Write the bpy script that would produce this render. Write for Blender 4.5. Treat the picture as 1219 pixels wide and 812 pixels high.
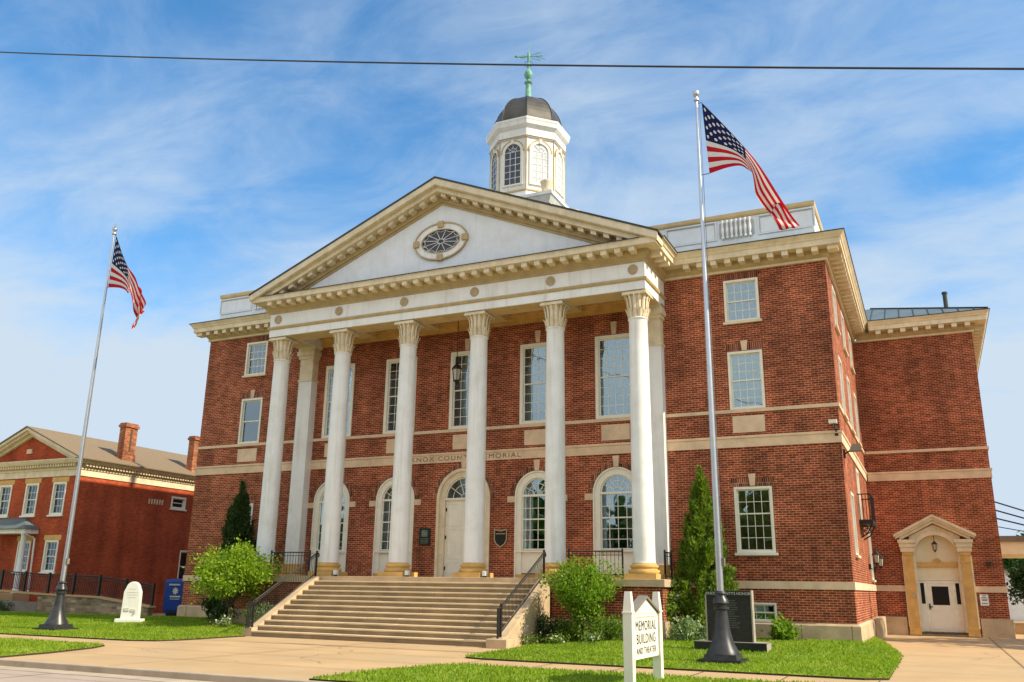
import bpy, bmesh, math, random
import numpy as np
from math import sin, cos, pi, radians, sqrt
from mathutils import Vector, Matrix

random.seed(7)
rng = np.random.default_rng(11)
for o in list(bpy.data.objects):
    bpy.data.objects.remove(o)
S = bpy.context.scene
COL = S.collection

# ------------------------------------------------------------------ camera
YAW, PITCH, ROLL = 0.4413, 0.2751, 0.0148
fwd = Vector((-sin(YAW) * cos(PITCH), cos(YAW) * cos(PITCH), sin(PITCH)))
r0 = Vector((cos(YAW), sin(YAW), 0))
u0 = r0.cross(fwd)
rr = cos(ROLL) * r0 + sin(ROLL) * u0
uu = -sin(ROLL) * r0 + cos(ROLL) * u0
cam = bpy.data.cameras.new('camera')
cam.sensor_width = 36
cam.lens = 1039.68 / 1219 * 36
cam.clip_start = 0.1
cam.clip_end = 5000
camo = bpy.data.objects.new('camera', cam)
COL.objects.link(camo)
M = Matrix.Identity(4)
for i in range(3):
    M[i][0], M[i][1], M[i][2] = rr[i], uu[i], -fwd[i]
M[0][3], M[1][3], M[2][3] = 16.8326, -31.2905, -0.3311
camo.matrix_world = M
S.camera = camo

# ------------------------------------------------------------------ sky, sun, exposure
SUN_EL, SUN_TH = radians(40), radians(1.5)
W = bpy.data.worlds.new('World')
S.world = W
W.use_nodes = True
wn, wl = W.node_tree.nodes, W.node_tree.links
wn.clear()
def N(t, **k):
    n = wn.new(t)
    for a, b in k.items():
        setattr(n, a, b)
    return n
sky = N('ShaderNodeTexSky', sky_type='NISHITA', sun_disc=False)
sky.sun_elevation = SUN_EL
sky.sun_rotation = radians(90) - SUN_TH
sky.air_density = 1.0
sky.dust_density = 0.6
sky.ozone_density = 2.5
tc = N('ShaderNodeTexCoord')
sep = N('ShaderNodeSeparateXYZ')
wl.new(tc.outputs['Generated'], sep.inputs[0])
zz = N('ShaderNodeMath', operation='ADD'); zz.inputs[1].default_value = 0.22
zc = N('ShaderNodeMath', operation='MAXIMUM'); zc.inputs[1].default_value = 0.0
wl.new(sep.outputs['Z'], zc.inputs[0]); wl.new(zc.outputs[0], zz.inputs[0])
dx = N('ShaderNodeMath', operation='DIVIDE'); dy = N('ShaderNodeMath', operation='DIVIDE')
wl.new(sep.outputs['X'], dx.inputs[0]); wl.new(zz.outputs[0], dx.inputs[1])
wl.new(sep.outputs['Y'], dy.inputs[0]); wl.new(zz.outputs[0], dy.inputs[1])
cmb = N('ShaderNodeCombineXYZ')
wl.new(dx.outputs[0], cmb.inputs[0]); wl.new(dy.outputs[0], cmb.inputs[1])
mp = N('ShaderNodeMapping')
mp.inputs['Rotation'].default_value = (0, 0, radians(24))
mp.inputs['Scale'].default_value = (0.75, 1.25, 1)
mp.inputs['Location'].default_value = (0.55, 0.35, 0)
wl.new(cmb.outputs[0], mp.inputs[0])
n1 = N('ShaderNodeTexNoise'); n1.inputs['Scale'].default_value = 1.15; n1.inputs['Detail'].default_value = 9
n1.inputs['Roughness'].default_value = 0.52; n1.inputs['Distortion'].default_value = 0.5
wl.new(mp.outputs[0], n1.inputs['Vector'])
n2 = N('ShaderNodeTexNoise'); n2.inputs['Scale'].default_value = 4.2; n2.inputs['Detail'].default_value = 8
n2.inputs['Roughness'].default_value = 0.64; n2.inputs['Distortion'].default_value = 0.6
wl.new(mp.outputs[0], n2.inputs['Vector'])
mxn = N('ShaderNodeMath', operation='MULTIPLY_ADD'); mxn.inputs[1].default_value = 0.40
wl.new(n2.outputs['Fac'], mxn.inputs[0]); wl.new(n1.outputs['Fac'], mxn.inputs[2])
ramp = N('ShaderNodeMapRange', interpolation_type='SMOOTHSTEP')
ramp.inputs[1].default_value = 0.58; ramp.inputs[2].default_value = 0.93
hz = N('ShaderNodeMapRange', interpolation_type='SMOOTHSTEP')
hz.inputs[1].default_value = 0.58; hz.inputs[2].default_value = 0.05
hz.inputs[3].default_value = 0.0; hz.inputs[4].default_value = 0.25
wl.new(sep.outputs['Z'], hz.inputs[0])
ba = N('ShaderNodeMath', operation='ADD')
wl.new(mxn.outputs[0], ba.inputs[0]); wl.new(hz.outputs[0], ba.inputs[1])
wl.new(ba.outputs[0], ramp.inputs[0])
sm = N('ShaderNodeMath', operation='MULTIPLY_ADD'); sm.inputs[1].default_value = 0.80
wl.new(ramp.outputs[0], sm.inputs[0])
low = N('ShaderNodeMapRange', interpolation_type='SMOOTHSTEP')
low.inputs[1].default_value = 0.42; low.inputs[2].default_value = 0.02; low.inputs[3].default_value = 0.0; low.inputs[4].default_value = 0.70
wl.new(sep.outputs['Z'], low.inputs[0]); wl.new(low.outputs[0], sm.inputs[2])
sm.use_clamp = True
tint = N('ShaderNodeMix', data_type='RGBA', blend_type='MULTIPLY')
tint.inputs[0].default_value = 1
tint.inputs[7].default_value = (0.62, 1.22, 1.48, 1)
wl.new(sky.outputs[0], tint.inputs[6])
mix = N('ShaderNodeMix', data_type='RGBA')
wl.new(sm.outputs[0], mix.inputs[0]); wl.new(tint.outputs[2], mix.inputs[6])
mix.inputs[7].default_value = (4.1, 4.9, 5.75, 1)
bg = N('ShaderNodeBackground'); bg.inputs[1].default_value = 0.105
# unseen bright cloud bank, added behind the camera to fill the facade with white light
bk = N('ShaderNodeMapRange', interpolation_type='SMOOTHSTEP')
bk.inputs[1].default_value = 0.05; bk.inputs[2].default_value = -0.55
wl.new(sep.outputs['Y'], bk.inputs[0])
nb = N('ShaderNodeMapRange'); nb.inputs[1].default_value = 0.35; nb.inputs[2].default_value = 0.6
nb.inputs[3].default_value = 0.55; nb.inputs[4].default_value = 1.0
wl.new(n1.outputs['Fac'], nb.inputs[0])
bm_ = N('ShaderNodeMath', operation='MULTIPLY')
wl.new(bk.outputs[0], bm_.inputs[0]); wl.new(nb.outputs[0], bm_.inputs[1])
mix2 = N('ShaderNodeMix', data_type='RGBA')
wl.new(bm_.outputs[0], mix2.inputs[0]); wl.new(mix.outputs[2], mix2.inputs[6])
mix2.inputs[7].default_value = (7.7, 7.75, 7.7, 1)
wl.new(mix2.outputs[2], bg.inputs[0])
wo = N('ShaderNodeOutputWorld')
wl.new(bg.outputs[0], wo.inputs[0])

sun = bpy.data.lights.new('sun', 'SUN')
sun.energy = 4.5
sun.angle = radians(0.5)
sun.color = (1.0, 0.86, 0.64)
suno = bpy.data.objects.new('sun', sun)
COL.objects.link(suno)
sd = Vector((cos(SUN_EL) * cos(SUN_TH), cos(SUN_EL) * sin(SUN_TH), sin(SUN_EL)))
suno.rotation_euler = (-sd).to_track_quat('-Z', 'Y').to_euler()
suno.location = (40, 0, 40)
S.view_settings.view_transform = 'Standard'
S.view_settings.look = 'None'
S.view_settings.exposure = 0.55
S.view_settings.gamma = 1
S.view_settings.use_curve_mapping = False
S.cycles.max_bounces = 8
S.cycles.transparent_max_bounces = 12

# ------------------------------------------------------------------ materials
def newmat(name):
    m = bpy.data.materials.new(name)
    m.use_nodes = True
    nt = m.node_tree
    b = nt.nodes['Principled BSDF']
    return m, nt, b

def plain(name, col, rough=0.6, var=0.12, scale=3.0, metal=0.0, bump=0.0, bscale=60, spec=0.4, dirt=None, dscale=1.2, damt=0.5, streak=None):
    m, nt, b = newmat(name)
    n, l = nt.nodes, nt.links
    g = n.new('ShaderNodeNewGeometry')
    t = n.new('ShaderNodeTexNoise'); t.inputs['Scale'].default_value = scale; t.inputs['Detail'].default_value = 7
    l.new(g.outputs['Position'], t.inputs['Vector'])
    mr = n.new('ShaderNodeMapRange'); mr.inputs[1].default_value = .3; mr.inputs[2].default_value = .7
    mr.inputs[3].default_value = 1 - var; mr.inputs[4].default_value = 1 + var
    l.new(t.outputs['Fac'], mr.inputs[0])
    v = n.new('ShaderNodeVectorMath'); v.operation = 'SCALE'
    v.inputs[0].default_value = col[:3]
    l.new(mr.outputs[0], v.inputs['Scale'])
    out = v.outputs[0]
    if dirt:
        t2 = n.new('ShaderNodeTexNoise'); t2.inputs['Scale'].default_value = dscale; t2.inputs['Detail'].default_value = 10
        t2.inputs['Roughness'].default_value = .68
        l.new(g.outputs['Position'], t2.inputs['Vector'])
        m2 = n.new('ShaderNodeMapRange'); m2.inputs[1].default_value = .48; m2.inputs[2].default_value = .72
        m2.inputs[4].default_value = damt
        l.new(t2.outputs['Fac'], m2.inputs[0])
        mx = n.new('ShaderNodeMix'); mx.data_type = 'RGBA'
        l.new(m2.outputs[0], mx.inputs[0]); l.new(out, mx.inputs[6]); mx.inputs[7].default_value = (*dirt, 1)
        out = mx.outputs[2]
    if streak:
        mp = n.new('ShaderNodeMapping'); mp.inputs['Scale'].default_value = (5.5, 5.5, .32)
        l.new(g.outputs['Position'], mp.inputs[0])
        t4 = n.new('ShaderNodeTexNoise'); t4.inputs['Scale'].default_value = 1.0; t4.inputs['Detail'].default_value = 8
        t4.inputs['Roughness'].default_value = .6
        l.new(mp.outputs[0], t4.inputs['Vector'])
        m4 = n.new('ShaderNodeMapRange'); m4.inputs[1].default_value = .52; m4.inputs[2].default_value = .74; m4.inputs[4].default_value = streak
        l.new(t4.outputs['Fac'], m4.inputs[0])
        mx4 = n.new('ShaderNodeMix'); mx4.data_type = 'RGBA'
        l.new(m4.outputs[0], mx4.inputs[0]); l.new(out, mx4.inputs[6]); mx4.inputs[7].default_value = (.36, .31, .23, 1)
        out = mx4.outputs[2]
    l.new(out, b.inputs['Base Color'])
    b.inputs['Roughness'].default_value = rough
    b.inputs['Metallic'].default_value = metal
    b.inputs['Specular IOR Level'].default_value = spec
    if bump:
        t3 = n.new('ShaderNodeTexNoise'); t3.inputs['Scale'].default_value = bscale; t3.inputs['Detail'].default_value = 4
        l.new(g.outputs['Position'], t3.inputs['Vector'])
        bp = n.new('ShaderNodeBump'); bp.inputs['Strength'].default_value = bump; bp.inputs['Distance'].default_value = .02
        l.new(t3.outputs['Fac'], bp.inputs['Height']); l.new(bp.outputs[0], b.inputs['Normal'])
    return m

def brickmat(name, c1, c2, mortar, bw=.235, rh=.08, ms=.011, hues=0.35, patch=.25):
    m, nt, b = newmat(name)
    n, l = nt.nodes, nt.links
    g = n.new('ShaderNodeNewGeometry')
    s = n.new('ShaderNodeSeparateXYZ'); l.new(g.outputs['Position'], s.inputs[0])
    a = n.new('ShaderNodeMath'); a.operation = 'ADD'
    l.new(s.outputs['X'], a.inputs[0]); l.new(s.outputs['Y'], a.inputs[1])
    c = n.new('ShaderNodeCombineXYZ'); l.new(a.outputs[0], c.inputs[0]); l.new(s.outputs['Z'], c.inputs[1])
    t = n.new('ShaderNodeTexBrick')
    t.inputs['Scale'].default_value = 1
    t.inputs['Brick Width'].default_value = bw; t.inputs['Row Height'].default_value = rh
    t.inputs['Mortar Size'].default_value = ms; t.inputs['Mortar Smooth'].default_value = .3
    t.inputs['Bias'].default_value = -.1
    t.inputs['Color1'].default_value = (*c1, 1); t.inputs['Color2'].default_value = (*c2, 1)
    t.inputs['Mortar'].default_value = (*mortar, 1)
    l.new(c.outputs[0], t.inputs['Vector'])
    # per-brick extra variation by a coarse noise stretched along the courses
    mp = n.new('ShaderNodeMapping'); mp.inputs['Scale'].default_value = (1 / bw * .5, 1 / rh * .5, 1)
    l.new(c.outputs[0], mp.inputs[0])
    w = n.new('ShaderNodeTexWhiteNoise'); w.noise_dimensions = '2D'
    sn = n.new('ShaderNodeVectorMath'); sn.operation = 'FLOOR'
    mp2 = n.new('ShaderNodeMapping'); mp2.inputs['Scale'].default_value = (1 / bw, 1 / rh, 1)
    l.new(c.outputs[0], mp2.inputs[0]); l.new(mp2.outputs[0], sn.inputs[0]); l.new(sn.outputs[0], w.inputs['Vector'])
    big = n.new('ShaderNodeTexNoise'); big.inputs['Scale'].default_value = .55; big.inputs['Detail'].default_value = 6
    l.new(g.outputs['Position'], big.inputs['Vector'])
    m1 = n.new('ShaderNodeMapRange'); m1.inputs[3].default_value = 1 - hues; m1.inputs[4].default_value = 1 + hues
    l.new(w.outputs['Value'], m1.inputs[0])
    m2 = n.new('ShaderNodeMapRange'); m2.inputs[1].default_value = .3; m2.inputs[2].default_value = .7
    m2.inputs[3].default_value = 1 - patch; m2.inputs[4].default_value = 1 + patch
    l.new(big.outputs['Fac'], m2.inputs[0])
    mps = n.new('ShaderNodeMapping'); mps.inputs['Scale'].default_value = (1.3, 1.3, .12)
    l.new(g.outputs['Position'], mps.inputs[0])
    stn = n.new('ShaderNodeTexNoise'); stn.inputs['Scale'].default_value = 1.0; stn.inputs['Detail'].default_value = 7
    l.new(mps.outputs[0], stn.inputs['Vector'])
    m3 = n.new('ShaderNodeMapRange'); m3.inputs[1].default_value = .35; m3.inputs[2].default_value = .68
    m3.inputs[3].default_value = 1.12; m3.inputs[4].default_value = .74
    l.new(stn.outputs['Fac'], m3.inputs[0])
    mu0 = n.new('ShaderNodeMath'); mu0.operation = 'MULTIPLY'
    l.new(m1.outputs[0], mu0.inputs[0]); l.new(m3.outputs[0], mu0.inputs[1])
    mu = n.new('ShaderNodeMath'); mu.operation = 'MULTIPLY'
    l.new(mu0.outputs[0], mu.inputs[0]); l.new(m2.outputs[0], mu.inputs[1])
    v = n.new('ShaderNodeVectorMath'); v.operation = 'SCALE'
    l.new(t.outputs['Color'], v.inputs[0]); l.new(mu.outputs[0], v.inputs['Scale'])
    l.new(v.outputs[0], b.inputs['Base Color'])
    b.inputs['Roughness'].default_value = .85
    b.inputs['Specular IOR Level'].default_value = .2
    bp = n.new('ShaderNodeBump'); bp.invert = True
    bp.inputs['Strength'].default_value = .5; bp.inputs['Distance'].default_value = .008
    l.new(t.outputs['Fac'], bp.inputs['Height']); l.new(bp.outputs[0], b.inputs['Normal'])
    return m

def glassmat(name, tint=(.55, .6, .62), dens=.35, k=1.0):
    m, nt, b = newmat(name)
    n, l = nt.nodes, nt.links
    n.remove(b)
    tr = n.new('ShaderNodeBsdfTransparent'); tr.inputs[0].default_value = (*tint, 1)
    gl = n.new('ShaderNodeBsdfGlossy'); gl.inputs['Roughness'].default_value = .015; gl.inputs[0].default_value = (.66, .86, 1.0, 1)  # blue tint stands for blue sky reflected in the panes
    fr = n.new('ShaderNodeFresnel'); fr.inputs[0].default_value = 1.62
    g = n.new('ShaderNodeNewGeometry')
    t = n.new('ShaderNodeTexNoise'); t.inputs['Scale'].default_value = 1.6; t.inputs['Detail'].default_value = 1
    l.new(g.outputs['Position'], t.inputs['Vector'])
    bp = n.new('ShaderNodeBump'); bp.inputs['Strength'].default_value = .06; bp.inputs['Distance'].default_value = .05
    l.new(t.outputs['Fac'], bp.inputs['Height']); l.new(bp.outputs[0], gl.inputs['Normal'])
    ad = n.new('ShaderNodeMath'); ad.operation = 'MULTIPLY_ADD'; ad.inputs[1].default_value = k; ad.inputs[2].default_value = dens
    ad.use_clamp = True
    l.new(fr.outputs[0], ad.inputs[0])
    mx = n.new('ShaderNodeMixShader')
    l.new(ad.outputs[0], mx.inputs[0]); l.new(tr.outputs[0], mx.inputs[1]); l.new(gl.outputs[0], mx.inputs[2])
    l.new(mx.outputs[0], n['Material Output'].inputs[0])
    return m

def leafmat(name, c1, c2, c3, trans=.35, rough=.5, ns=2.4):
    m, nt, b = newmat(name)
    n, l = nt.nodes, nt.links
    g = n.new('ShaderNodeNewGeometry')
    cr = n.new('ShaderNodeValToRGB')
    e = cr.color_ramp.elements
    e[0].color = (*c1, 1); e[1].color = (*c3, 1); e[1].position = 1
    k = e.new(.55); k.color = (*c2, 1)
    t = n.new('ShaderNodeTexNoise'); t.inputs['Scale'].default_value = ns; t.inputs['Detail'].default_value = 5
    l.new(g.outputs['Position'], t.inputs['Vector'])
    a = n.new('ShaderNodeMath'); a.operation = 'MULTIPLY_ADD'; a.inputs[1].default_value = .55
    l.new(g.outputs['Random Per Island'], a.inputs[0])
    s = n.new('ShaderNodeMath'); s.operation = 'MULTIPLY_ADD'; s.inputs[1].default_value = .9; s.inputs[2].default_value = -.22
    l.new(t.outputs['Fac'], s.inputs[0]); l.new(s.outputs[0], a.inputs[2])
    l.new(a.outputs[0], cr.inputs[0])
    l.new(cr.outputs[0], b.inputs['Base Color'])
    b.inputs['Roughness'].default_value = rough
    b.inputs['Specular IOR Level'].default_value = .35
    tl = n.new('ShaderNodeBsdfTranslucent')
    v = n.new('ShaderNodeVectorMath'); v.operation = 'MULTIPLY'; v.inputs[1].default_value = (1.3, 1.5, .5)
    l.new(cr.outputs[0], v.inputs[0]); l.new(v.outputs[0], tl.inputs[0])
    mx = n.new('ShaderNodeMixShader'); mx.inputs[0].default_value = trans
    l.new(b.outputs[0], mx.inputs[1]); l.new(tl.outputs[0], mx.inputs[2])
    l.new(mx.outputs[0], n['Material Output'].inputs[0])
    return m

BRICK = brickmat('main_brick', (.27, .044, .016), (.185, .030, .012), (.46, .25, .145), hues=.34, ms=.012)
BRICK2 = brickmat('house_brick', (.42, .066, .020), (.35, .054, .018), (.40, .13, .06), rh=.072, bw=.21, ms=.008, hues=.16, patch=.2)
BRICKC = brickmat('chimney_brick', (.36, .11, .045), (.24, .07, .03), (.40, .22, .13), rh=.075, bw=.22, hues=.35)
STONE = plain('limestone', (.69, .51, .345), .8, .12, 2.2, bump=.15, dirt=(.33, .25, .17), dscale=.9, damt=.45)
PLINTH = plain('plinth_stone', (.52, .385, .24), .85, .15, 1.6, bump=.2, dirt=(.27, .21, .14), dscale=1.1, damt=.6)
TAN = plain('tan_trim', (.60, .45, .23), .6, .1, 2.5, dirt=(.42, .30, .14), dscale=1.4, damt=.5)
GOLD = plain('golden_stone', (.62, .38, .12), .75, .15, 3, dirt=(.36, .23, .10), dscale=2.5, damt=.5)
CREAM = plain('cream_trim', (.72, .62, .44), .6, .1, 2.5, dirt=(.42, .34, .20), dscale=1.8, damt=.5, streak=.3)
GOLDM = plain('tan_moulding', (.46, .35, .18), .65, .12, 3, dirt=(.30, .22, .11), dscale=2.2, damt=.5)
WHITE = plain('white_paint', (.79, .80, .79), .5, .05, 1.5, dirt=(.60, .57, .50), dscale=1.3, damt=.45, streak=.34)
WHITE2 = plain('tympanum_paint', (.75, .79, .84), .6, .06, 2, dirt=(.60, .59, .56), dscale=1.3, damt=.35, streak=.16)
FRAME = plain('window_paint', (.78, .75, .64), .5, .05, 4)
SEAM = plain('dark_joint', (.09, .065, .035), .8, .1)
BRONZE = plain('dome_metal', (.075, .068, .058), .45, .25, 1.2, metal=.3, dirt=(.12, .115, .10), damt=.5)
VERDI = plain('verdigris', (.16, .36, .26), .6, .3, 4)
GREENROOF = plain('aged_copper_roof', (.16, .22, .20), .5, .2, 2)
METALROOF = plain('standing_seam_metal', (.12, .16, .165), .45, .15, 1.5, metal=.15)
SHINGLE = plain('brown_shingles', (.21, .155, .095), .9, .18, 14, bump=.3, bscale=30)
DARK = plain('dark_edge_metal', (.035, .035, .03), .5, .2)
IRON = plain('black_iron', (.014, .013, .013), .45, .2, 8)
POLE = plain('brushed_aluminium', (.50, .52, .55), .36, .06, 6, metal=.9)
POLEBASE = plain('bronze_black_base', (.04, .04, .043), .36, .3, 7, metal=.3)
GLASS = glassmat('window_glass', (.78, .82, .80), .17)
GLASSH = glassmat('house_glass', (.40, .43, .45), .02, .7)
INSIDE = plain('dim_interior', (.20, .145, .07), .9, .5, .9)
CURTAIN = plain('curtain_fabric', (.72, .68, .56), .9, .1, 4)
AMBER = plain('amber_shade', (.40, .26, .075), .9, .25, 1.2)
LINEN = plain('greenish_linen', (.46, .45, .30), .9, .2, 2.5)
BLIND = plain('roller_blind', (.70, .76, .78), .9, .04, 1)
NOSE = plain('worn_sunlit_tread_stone', (.60, .47, .30), .85, .12, 1.1, bump=.15, dirt=(.42, .33, .21), dscale=1.8, damt=.4)  # worn edges, lightened to carry the sunlight along the treads
STEP = plain('step_stone', (.27, .20, .115), .85, .2, 1.1, bump=.2, dirt=(.16, .12, .07), dscale=1.6, damt=.6)  # dirty riser stone, darkened further for the shade on the stair fronts
CONC = plain('tan_concrete', (.47, .32, .165), .9, .1, .6, bump=.12, bscale=90, dirt=(.42, .32, .20), dscale=.5, damt=.7)
KERB = plain('kerb_concrete', (.42, .34, .25), .9, .15, 2, bump=.2)
ROAD = plain('road_concrete', (.40, .315, .25), .92, .1, .8, bump=.2, bscale=70, dirt=(.29, .23, .185), dscale=.6, damt=.5)
EARTH = plain('earth', (.10, .11, .04), .95, .2, .2)
MULCH = plain('bark_mulch', (.045, .028, .018), .95, .5, 18, bump=.6, bscale=40)
SOD = plain('lawn_sod', (.15, .22, .012), .95, .45, 1.2, dirt=(.26, .28, .03), dscale=1.0, damt=.6)
GRASS = leafmat('grass_blades', (.11, .19, .008), (.22, .33, .012), (.42, .43, .07), .42, ns=.75)
MARBLE = plain('white_marble', (.76, .75, .71), .55, .06, 3, dirt=(.55, .53, .47), dscale=3, damt=.4)
GRANITE = plain('black_granite', (.022, .024, .022), .18, .4, 20)
GRANITE_E = plain('sunlit_edge_granite', (.34, .30, .24), .7, .2, 14)
BLUE = plain('blue_enamel', (.012, .055, .26), .32, .08, 3)
INK = plain('black_lettering', (.02, .018, .016), .6, .1)
ENGR = plain('engraved_letters', (.20, .14, .085), .9, .1)
PALE = plain('pale_lettering', (.50, .52, .48), .7, .1)
ROSE = plain('tan_rosette', (.40, .30, .18), .6, .15, 8)
BARK = plain('bark', (.085, .06, .04), .95, .3, 14, bump=.6, bscale=30)
FIELDSTONE = brickmat('coursed_stone', (.33, .25, .16), (.22, .16, .10), (.30, .24, .17), bw=.34, rh=.12, ms=.012, hues=.35)
GREYWALL = plain('grey_concrete', (.20, .18, .15), .9, .2, 1.5, bump=.2)
LEAF_SUN = leafmat('bright_leaves', (.10, .20, .012), (.24, .36, .022), (.42, .50, .06), .45)
LEAF_MID = leafmat('shrub_leaves', (.08, .17, .012), (.18, .30, .022), (.34, .44, .06), .45)
LEAF_THUJA = leafmat('conifer_sprays', (.05, .11, .012), (.14, .22, .02), (.30, .36, .05), .35)
LEAF_DARK = leafmat('dark_conifer', (.022, .05, .014), (.042, .085, .02), (.08, .13, .03), .25)
LEAF_BUSH = leafmat('bush_leaves', (.055, .13, .012), (.13, .22, .02), (.25, .33, .05), .35)
LEAF_PALE = leafmat('variegated_leaves', (.10, .17, .07), (.22, .30, .14), (.45, .48, .30), .3)
LEAF_FAR = leafmat('far_leaves', (.02, .06, .010), (.045, .10, .016), (.08, .15, .025), .3)
PETAL = leafmat('pale_petals', (.40, .36, .42), (.62, .57, .60), (.75, .72, .70), .3)
LAMPGLASS = plain('lamp_glass', (.45, .42, .33), .25, .1)

# ------------------------------------------------------------------ builders
WLOC = {}

class B:
    """collects faces in world coordinates; T maps local (u, n, z) to world"""
    def __init__(s, T=None):
        s.v = []; s.f = []; s.T = T or (lambda a, b, c: (a, b, c))
    def add(s, vs, fs):
        k = len(s.v)
        s.v += [s.T(*p) for p in vs]
        s.f += [tuple(i + k for i in f) for f in fs]
        return s
    def box(s, x0, x1, y0, y1, z0, z1):
        return s.add([(x0, y0, z0), (x1, y0, z0), (x1, y1, z0), (x0, y1, z0), (x0, y0, z1), (x1, y0, z1), (x1, y1, z1), (x0, y1, z1)],
                     [(0, 3, 2, 1), (4, 5, 6, 7), (0, 1, 5, 4), (1, 2, 6, 5), (2, 3, 7, 6), (3, 0, 4, 7)])
    def frust(s, cx, cy, z0, z1, a0, b0, a1, b1):
        q = lambda a, b, z: [(cx - a, cy - b, z), (cx + a, cy - b, z), (cx + a, cy + b, z), (cx - a, cy + b, z)]
        return s.add(q(a0, b0, z0) + q(a1, b1, z1), [(0, 3, 2, 1), (4, 5, 6, 7), (0, 1, 5, 4), (1, 2, 6, 5), (2, 3, 7, 6), (3, 0, 4, 7)])
    def prism(s, poly, n0, n1):
        """polygon in (u, z) extruded along the second axis from n0 to n1"""
        k = len(poly)
        vs = [(u, n0, z) for u, z in poly] + [(u, n1, z) for u, z in poly]
        fs = [tuple(range(k)), tuple(range(2 * k - 1, k - 1, -1))] + [(i, i + k, (i + 1) % k + k, (i + 1) % k) for i in range(k)]
        return s.add(vs, fs)
    def slab(s, poly, z0, z1):
        k = len(poly)
        vs = [(x, y, z0) for x, y in poly] + [(x, y, z1) for x, y in poly]
        fs = [tuple(range(k - 1, -1, -1)), tuple(range(k, 2 * k))] + [(i, (i + 1) % k, (i + 1) % k + k, i + k) for i in range(k)]
        return s.add(vs, fs)
    def strip(s, outer, inner, n0, n1):
        """open band between two (u,z) polylines extruded n0..n1"""
        for i in range(len(outer) - 1):
            s.prism([outer[i], outer[i + 1], inner[i + 1], inner[i]], n0, n1)
        return s
    def lathe(s, cx, cy, prof, n=24, a0=0.0, caps=True):
        vs = []; fs = []
        for r, z in prof:
            for k in range(n):
                a = a0 + 2 * pi * k / n
                vs.append((cx + r * cos(a), cy + r * sin(a), z))
        for i in range(len(prof) - 1):
            for k in range(n):
                k2 = (k + 1) % n
                fs.append((i * n + k, i * n + k2, (i + 1) * n + k2, (i + 1) * n + k))
        if caps:
            fs.append(tuple(range(n - 1, -1, -1)))
            fs.append(tuple(range((len(prof) - 1) * n, len(prof) * n)))
        return s.add(vs, fs)
    def tube(s, pts, r, n=6):
        pts = [Vector(p) for p in pts]
        rs = r if isinstance(r, (list, tuple)) else [r] * len(pts)
        vs = []; fs = []
        for i, p in enumerate(pts):
            d = (pts[min(i + 1, len(pts) - 1)] - pts[max(i - 1, 0)]).normalized()
            h = Vector((0, 0, 1)) if abs(d.z) < .9 else Vector((1, 0, 0))
            a = d.cross(h).normalized(); b = d.cross(a)
            for k in range(n):
                t = 2 * pi * k / n
                vs.append(tuple(p + rs[i] * (cos(t) * a + sin(t) * b)))
        for i in range(len(pts) - 1):
            for k in range(n):
                k2 = (k + 1) % n
                fs.append((i * n + k, i * n + k2, (i + 1) * n + k2, (i + 1) * n + k))
        fs.append(tuple(range(n - 1, -1, -1))); fs.append(tuple(range((len(pts) - 1) * n, len(pts) * n)))
        return s.add(vs, fs)
    def sweep(s, path, prof, closed=False):
        """profile [(outward, z)] along an xy path, outward = left of travel, mitred; profile is a closed loop"""
        P = [Vector(p) for p in path]; m = len(P); k = len(prof)
        vs = []; fs = []
        for i in range(m):
            nrm = []
            if closed or i > 0:
                d = (P[i] - P[i - 1]).normalized(); nrm.append(Vector((-d.y, d.x)))
            if closed or i < m - 1:
                d = (P[(i + 1) % m] - P[i]).normalized(); nrm.append(Vector((-d.y, d.x)))
            if len(nrm) == 2:
                b = nrm[0] + nrm[1]; b = b / max(1e-6, b.dot(nrm[0]))
            else:
                b = nrm[0]
            for o, z in prof:
                q = P[i] + b * o
                vs.append((q.x, q.y, z))
        for i in range(m if closed else m - 1):
            j = (i + 1) % m
            for a in range(k):
                c = (a + 1) % k
                fs.append((i * k + a, i * k + c, j * k + c, j * k + a))
        if not closed:
            fs.append(tuple(range(k))); fs.append(tuple(range((m - 1) * k + k - 1, (m - 1) * k - 1, -1)))
        return s.add(vs, fs)
    def build(s, name, mat, parent=None, smooth=None, bevel=0.0, recalc=True):
        me = bpy.data.meshes.new(name)
        off = WLOC.get(parent.name, Vector((0, 0, 0))) if parent else Vector((0, 0, 0))
        me.from_pydata([tuple(Vector(p) - off) for p in s.v], [], s.f)
        if recalc:
            bm = bmesh.new(); bm.from_mesh(me)
            bmesh.ops.recalc_face_normals(bm, faces=bm.faces)
            bm.to_mesh(me); bm.free()
        for mm in (mat if isinstance(mat, (list, tuple)) else [mat]):
            me.materials.append(mm)
        o = bpy.data.objects.new(name, me)
        COL.objects.link(o)
        if parent:
            o.parent = parent
        WLOC[o.name] = off.copy()
        if smooth:
            for p in me.polygons:
                p.use_smooth = True
            try:
                me.set_sharp_from_angle(angle=radians(smooth))
            except Exception:
                pass
        if bevel:
            md = o.modifiers.new('bevel', 'BEVEL'); md.width = bevel; md.segments = 2; md.limit_method = 'ANGLE'
        return o

def thing(name, loc, label, cat, group=None):
    o = bpy.data.objects.new(name, None)
    o.empty_display_size = .3
    COL.objects.link(o)
    o.location = loc
    WLOC[o.name] = Vector(loc)
    return tag(o, label, cat, group)

def tag(o, label=None, cat=None, group=None, kind=None):
    if label: o['label'] = label
    if cat: o['category'] = cat
    if group: o['group'] = group
    if kind: o['kind'] = kind
    return o

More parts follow.
